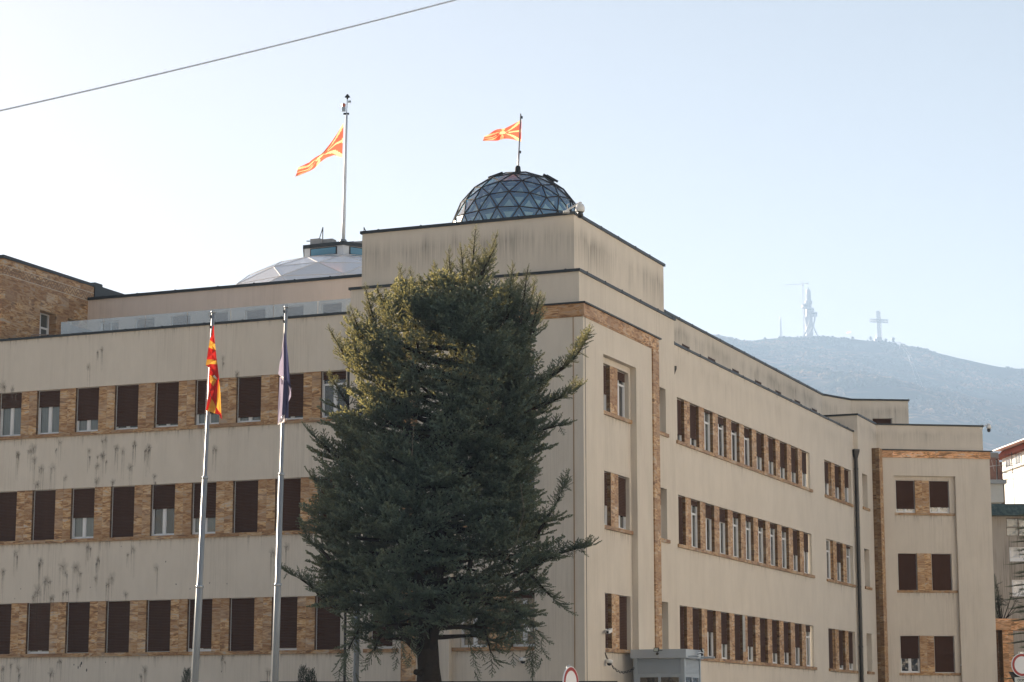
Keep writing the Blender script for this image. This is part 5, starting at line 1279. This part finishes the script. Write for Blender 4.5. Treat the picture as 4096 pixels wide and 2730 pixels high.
mb.build('antenna', conc, tt_)
def lattice(mb, p0, p1, w0, w1, n, th, tb=None, dirw=None):
    p0, p1 = Vector(p0), Vector(p1); ax = (p1-p0).normalized(); e1 = ax.cross(Vector((0, 1, 0))).normalized(); e2 = ax.cross(e1); prev = None
    for i in range(n+1):
        t = i/n; w = w0+(w1-w0)*t; c = p0.lerp(p1, t); cs = [c+e1*sx*w/2+e2*sy*w/2 for sx, sy in ((-1, -1), (1, -1), (1, 1), (-1, 1))]
        for k in range(4): mb.tube([cs[k], cs[(k+1) % 4]], tb or th*.6, 3, caps=False)
        if prev:
            for k in range(4): mb.tube([prev[k], cs[k]], th, 4, caps=False); mb.tube([prev[k], cs[(k+1) % 4]], tb or th*.6, 3, caps=False)
        prev = cs
# tower crane
C0 = so_(716, 840); o = empty('tower_crane', (C0.x, MY-14, C0.z-3), 0, 'thin pale tower crane with a long jib beside the telecom tower', 'crane'); cm = simple('crane_paint', (.5, .46, .45), .6)
cx_ = lambda x: so_(x, 500).x-C0.x; cz_ = lambda y: so_(716, y).z-C0.z+3
mb = MB(); lattice(mb, (0, 0, 0), (cx_(708), 0, cz_(150)), 2.2, 2.2, 44, .16); mb.build('mast', cm, o)
mb = MB(); lattice(mb, (cx_(700), 0, cz_(137)), (cx_(460), 0, cz_(154)), 1.5, 1.0, 26, .14); mb.build('jib', cm, o)
mb = MB(); lattice(mb, (cx_(712), 0, cz_(135)), (cx_(788), 0, cz_(127)), 1.4, 1.4, 8, .2); mb.box(cx_(765), cx_(778), -1, 1, cz_(145), cz_(126)); mb.box(cx_(778), cx_(790), -.8, .8, cz_(132), cz_(120)); mb.build('counter_jib', cm, o)
mb = MB(); lattice(mb, (cx_(706), 0, cz_(136)), (cx_(706), 0, cz_(97)), 1.6, .5, 6, .16); mb.tube([(cx_(706), 0, cz_(98)), (cx_(570), 0, cz_(138))], .1, 3); mb.tube([(cx_(706), 0, cz_(98)), (cx_(780), 0, cz_(124))], .1, 3); mb.box(cx_(695), cx_(714), -1.4, 1.4, cz_(168), cz_(148)); mb.build('apex', cm, o)
mb = MB()
for y in (290, 590, 710): mb.tube([(cx_(712), 0, cz_(y-2)), (cx_(770), 12, cz_(y+3))], .35, 4)
mb.build('wall_tie', cm, o)
# cross
K0 = so_(1735, 885); o = empty('summit_cross', (K0.x, MY, K0.z-3), 0, 'large steel lattice cross on the mountain top', 'cross'); km = simple('cross_steel', (.26, .28, .31), .5, .2, .1, .1)
kx = lambda x: so_(x, 600).x-K0.x; kz = lambda y: so_(1735, y).z-K0.z+3; kw = (lx(1752)-lx(1706))
mb = MB(); lattice(mb, (kx(1740), 0, kz(850)), (kx(1729), 0, kz(490)), kw, kw, 28, .55, .34); mb.build('shaft', km, o)
ah = kz(600)-kz(643)
mb = MB(); lattice(mb, (kx(1610), 0, kz(614)), (kx(1856), 0, kz(627)), ah*.85, ah*.85, 20, .5, .32); mb.build('cross_arm', km, o)
mb = MB(); mb.box(kx(1690), kx(1762), -6, 6, 0, kz(845)); mb.box(kx(1665), kx(1690), -5, 5, 0, kz(862)); mb.build('base_house', conc, o)
mb = MB(); mb.box(kx(1718), kx(1742), -.8, .8, kz(490), kz(484)); mb.build('top_deck', km, o)
p = so_(1687, 845); q = so_(1687, 790); o = empty('thin_mast', (p.x, MY-8, p.z-2), 0, 'thin short mast immediately left of the lattice cross', 'mast'); mb = MB(); mb.tube([(0, 0, 0), (0, 0, q.z-p.z+2)], [.4, .15], 5); mb.tube([(-.8, 0, (q.z-p.z)*.7), (.8, 0, (q.z-p.z)*.7)], .35, 4); mb.build('mast_tube', km, o)
# lattice mast
p = so_(421, 858); q = so_(416, 600); o = empty('radio_mast', (p.x, MY, p.z-3), 0, 'slim steel lattice radio mast left of the telecom tower', 'mast'); h = q.z-p.z+3
mb = MB(); lattice(mb, (0, 0, 0), (-.4, 0, h*.55), 5.6, 2.8, 9, .3, .2); lattice(mb, (-.4, 0, h*.55), (-.8, 0, h), 2.8, 2.2, 8, .28, .2); mb.build('lattice', km, o)
mb = MB(); mb.lathe([(1.5, h), (1.5, h+4), (.5, h+6), (.1, h+9)], -.8, 0, 8); mb.build('antenna_cap', km, o)
# flag on the ridge
p = so_(1359, 866); q = so_(1358, 756); o = empty('flagpole', (p.x, MY-5, p.z-1), 0, 'tiny thin flagpole on the ridge between telecom tower and cross', 'flagpole'); mb = MB(); mb.tube([(0, 0, 0), (0, 0, q.z-p.z+1)], [.28, .18], 5); mb.build('pole', conc, o)
wave_flag(MY-5, [(1355, 759), (1330, 764), (1302, 776)], [(1355, 779), (1330, 783), (1300, 787)], 'tiny red flag flying on the mountain ridge', 1.0, 24, 12, zo)
p = so_(1510, 866); o = empty('thin_mast', (p.x, MY-5, p.z-1), 0, 'bare thin rod on the ridge midway between flag and cross', 'mast'); mb = MB(); mb.tube([(0, 0, 0), (0, 0, so_(1510, 828).z-p.z+1)], [.2, .12], 4); mb.build('mast_tube', conc, o)
# cable car top, gondola wheel house and pylons
p = so_(1915, 918); o = empty('cable_station', (p.x, MY-10, p.z-2), 0, 'small round topped cable car station right of the cross', 'building'); h = so_(1915, 856).z-p.z+2
mb = MB(); mb.box(-4.5, 5.0, -3, 3, 0, h*.18); mb.tube([(-1.4, 0, h*.18), (-2, 0, h*.5)], .5, 6); mb.tube([(1.4, 0, h*.18), (2, 0, h*.5)], .5, 6); mb.build('frame', km, o)
mb = MB(); mb.lathe([(1.6, h*.42), (3.4, h*.55), (4.3, h*.72), (4.2, h*.88), (2.6, h)], 0, 0, 14); mb.build('shell', simple('station_shell', (.22, .20, .20), .6), o)
PY = [(2012, 905, 1020, 'cable car pylon with a flat top beam on the ridge'), (2142, 1085, 1170, 'lower cable car pylon standing in the forest slope')]
tops = []
for i, (x, y0, y1, lab) in enumerate(PY):
    yy = MY-40 if i == 0 else MY-330
    p, q = atY(yy, *zo(x, y1)), atY(yy, *zo(x, y0)); o = empty('cable_pylon', (p.x, yy, p.z), 0, lab, 'pylon', 'cable car pylons'); h = q.z-p.z
    mb = MB(); mb.tube([(0, 0, 0), (0, 0, h)], [.9, .6], 6); mb.tube([(-3, 0, h*.85), (0, 0, h*.5)], .3, 4); mb.tube([(3, 0, h*.85), (0, 0, h*.5)], .3, 4); mb.build('column', conc, o)
    mb = MB(); mb.box(-4.2, 4.2, -.6, .6, h*.93, h); mb.build('top_beam', conc, o); tops.append(q)
end = atY(MY-900, *z7(1568, 1500))
for k, (dx0, dx1, dx2, lab) in enumerate(((-3.4, -2.6, -9, 'left one of the two pale cable car ropes running down the mountain'), (3.6, 2.8, 2, 'right one of the two pale cable car ropes running down the mountain'))):
    mb = MB(); mb.tube([tops[0]+Vector((dx0, 0, 0)), tops[1]+Vector((dx1, 0, 0))], .14, 4); mb.tube([tops[1]+Vector((dx1, 0, 0)), end+Vector((dx2+6, 0, 0))], .12, 4)
    tag(mb.build('cable_car_rope', simple('pale_rope', (.6, .6, .6), .5)), lab, 'cable')

# ------------------------------------------------------------------ the sunlit street fronts opposite, which the window glass mirrors
def street_house(p, th, L, D, H, col, label, nx, nz):
    o = empty('street_house', p, th, label, 'building'); f = Fr(0, 0, 0); hs = []; px_, pz_ = L/nx, (H-1.2)/nz
    for i in range(nx):
        for j in range(nz): hs.append((px_*(i+.28), px_*(i+.72), 1.2+pz_*(j+.2), 1.2+pz_*(j+.78)))
    mb = MB(); wall(mb, f, 0, L, 0, H, hs, .25)
    mb.quad((L, 0, 0), (L, D, 0), (L, D, H), (L, 0, H)); mb.quad((L, D, 0), (0, D, 0), (0, D, H), (L, D, H)); mb.quad((0, D, 0), (0, 0, 0), (0, 0, H), (0, D, H)); mb.quad((0, 0, H), (L, 0, H), (L, D, H), (0, D, H))
    mb.build('wall', simple('street_render', col, .85, 0, .06, .3), o)
    mb = MB(); mb.box(-.3, L+.3, -.35, -.001, H-.5, H+.15); mb.build('cornice', M['conc'], o)
    mb = MB()
    for a, b, c, d_ in hs: mb.quad((a, .24, c), (b, .24, c), (b, .24, d_), (a, .24, d_))
    tag(mb.build('window_glazing', M['glassd'], o), kind='stuff')
for i, (x, y, th, L, D, H, c, lab, nx_, nz_) in enumerate(((28, -26, 180, 30, 14, 21, (.80, .75, .66), 'cream sunlit house opposite the corner, seen only mirrored in window glass', 9, 6), (-6, -30, 180, 30, 14, 13, (.62, .54, .44), 'low tan sunlit house opposite the left wing, seen only mirrored in window glass', 9, 4),
        (38, 10, 0, 36, 14, 21, (.80, .77, .70), 'yellowish sunlit house beside the right street, seen only mirrored in glass', 10, 6), (34, 58, 0, 50, 14, 24, (.82, .80, .77), 'tall white sunlit house along the right street, seen only mirrored in glass', 14, 7))):
    if th: p = (x, y, 0); a_ = math.pi
    else: p = (x + U.x*L, y + U.y*L, 0); a_ = math.pi*1.5 - YAW
    street_house(p, a_, L, D, H, c, lab, nx_, nz_)

# ------------------------------------------------------------------ air between here and the mountain
HAZE = 1.6e-4
ztop = 1120
mb = MB(); mb.box(-6500, 6500, -760, 6400, -1, ztop); hz_ = mb.build('haze', [bpy.data.materials.new('haze_air')]); tag(hz_, kind='stuff')
hm = hz_.data.materials[0]; hm.use_nodes = True; nt = hm.node_tree; nt.nodes.remove(nt.nodes['Principled BSDF']); pvn = nt.nodes.new('ShaderNodeVolumePrincipled')
pvn.inputs['Color'].default_value = (.45, .65, .98, 1); pvn.inputs['Density'].default_value = HAZE; pvn.inputs['Anisotropy'].default_value = .1; nt.links.new(pvn.outputs[0], nt.nodes['Material Output'].inputs['Volume'])

# ------------------------------------------------------------------ light, sky, camera
SUN_AZ = R(-41)                                     # from +Y towards +X
SUN_EL = R(16)
sv = Vector((math.sin(SUN_AZ)*math.cos(SUN_EL), math.cos(SUN_AZ)*math.cos(SUN_EL), math.sin(SUN_EL)))
sun = bpy.data.lights.new('sun', 'SUN'); sun.energy = 5.0; sun.angle = R(.6); sun.color = (1, .84, .64)
so2 = bpy.data.objects.new('sun', sun); COL.objects.link(so2); so2.rotation_euler = sv.to_track_quat('Z', 'Y').to_euler(); so2.location = (0, 0, 300)
w = bpy.data.worlds.new('World'); SC.world = w; w.use_nodes = True; nt = w.node_tree; bg = nt.nodes['Background']
sky = nt.nodes.new('ShaderNodeTexSky'); sky.sky_type = 'NISHITA'; sky.sun_disc = False; sky.sun_elevation = SUN_EL; sky.sun_rotation = SUN_AZ
sky.altitude = 250; sky.air_density = 1.0; sky.dust_density = 0.8; sky.ozone_density = 1.0
tint = nt.nodes.new('ShaderNodeMix'); tint.data_type = 'RGBA'; tint.blend_type = 'MULTIPLY'; tint.inputs[0].default_value = 1; tint.inputs[7].default_value = (.66, .485, .405, 1)   # hazy winter air: less blue than the clear model sky
nt.links.new(sky.outputs[0], tint.inputs[6]); nt.links.new(tint.outputs[2], bg.inputs[0]); bg.inputs[1].default_value = .05
cam = bpy.data.cameras.new('camera'); cam.sensor_width = 36; cam.lens = F/4096*36; cam.clip_start = .5; cam.clip_end = 20000
co = bpy.data.objects.new('camera', cam); COL.objects.link(co); co.location = CAM; co.rotation_euler = (math.pi/2+PITCH, 0, 0); SC.camera = co
vs = SC.view_settings; vs.view_transform = 'Standard'; vs.look = 'None'; vs.gamma = 1; vs.use_curve_mapping = False; vs.exposure = 2.52
SC.cycles.max_bounces = 8; SC.cycles.transparent_max_bounces = 16; SC.cycles.use_denoising = True
SC.render.film_transparent = False
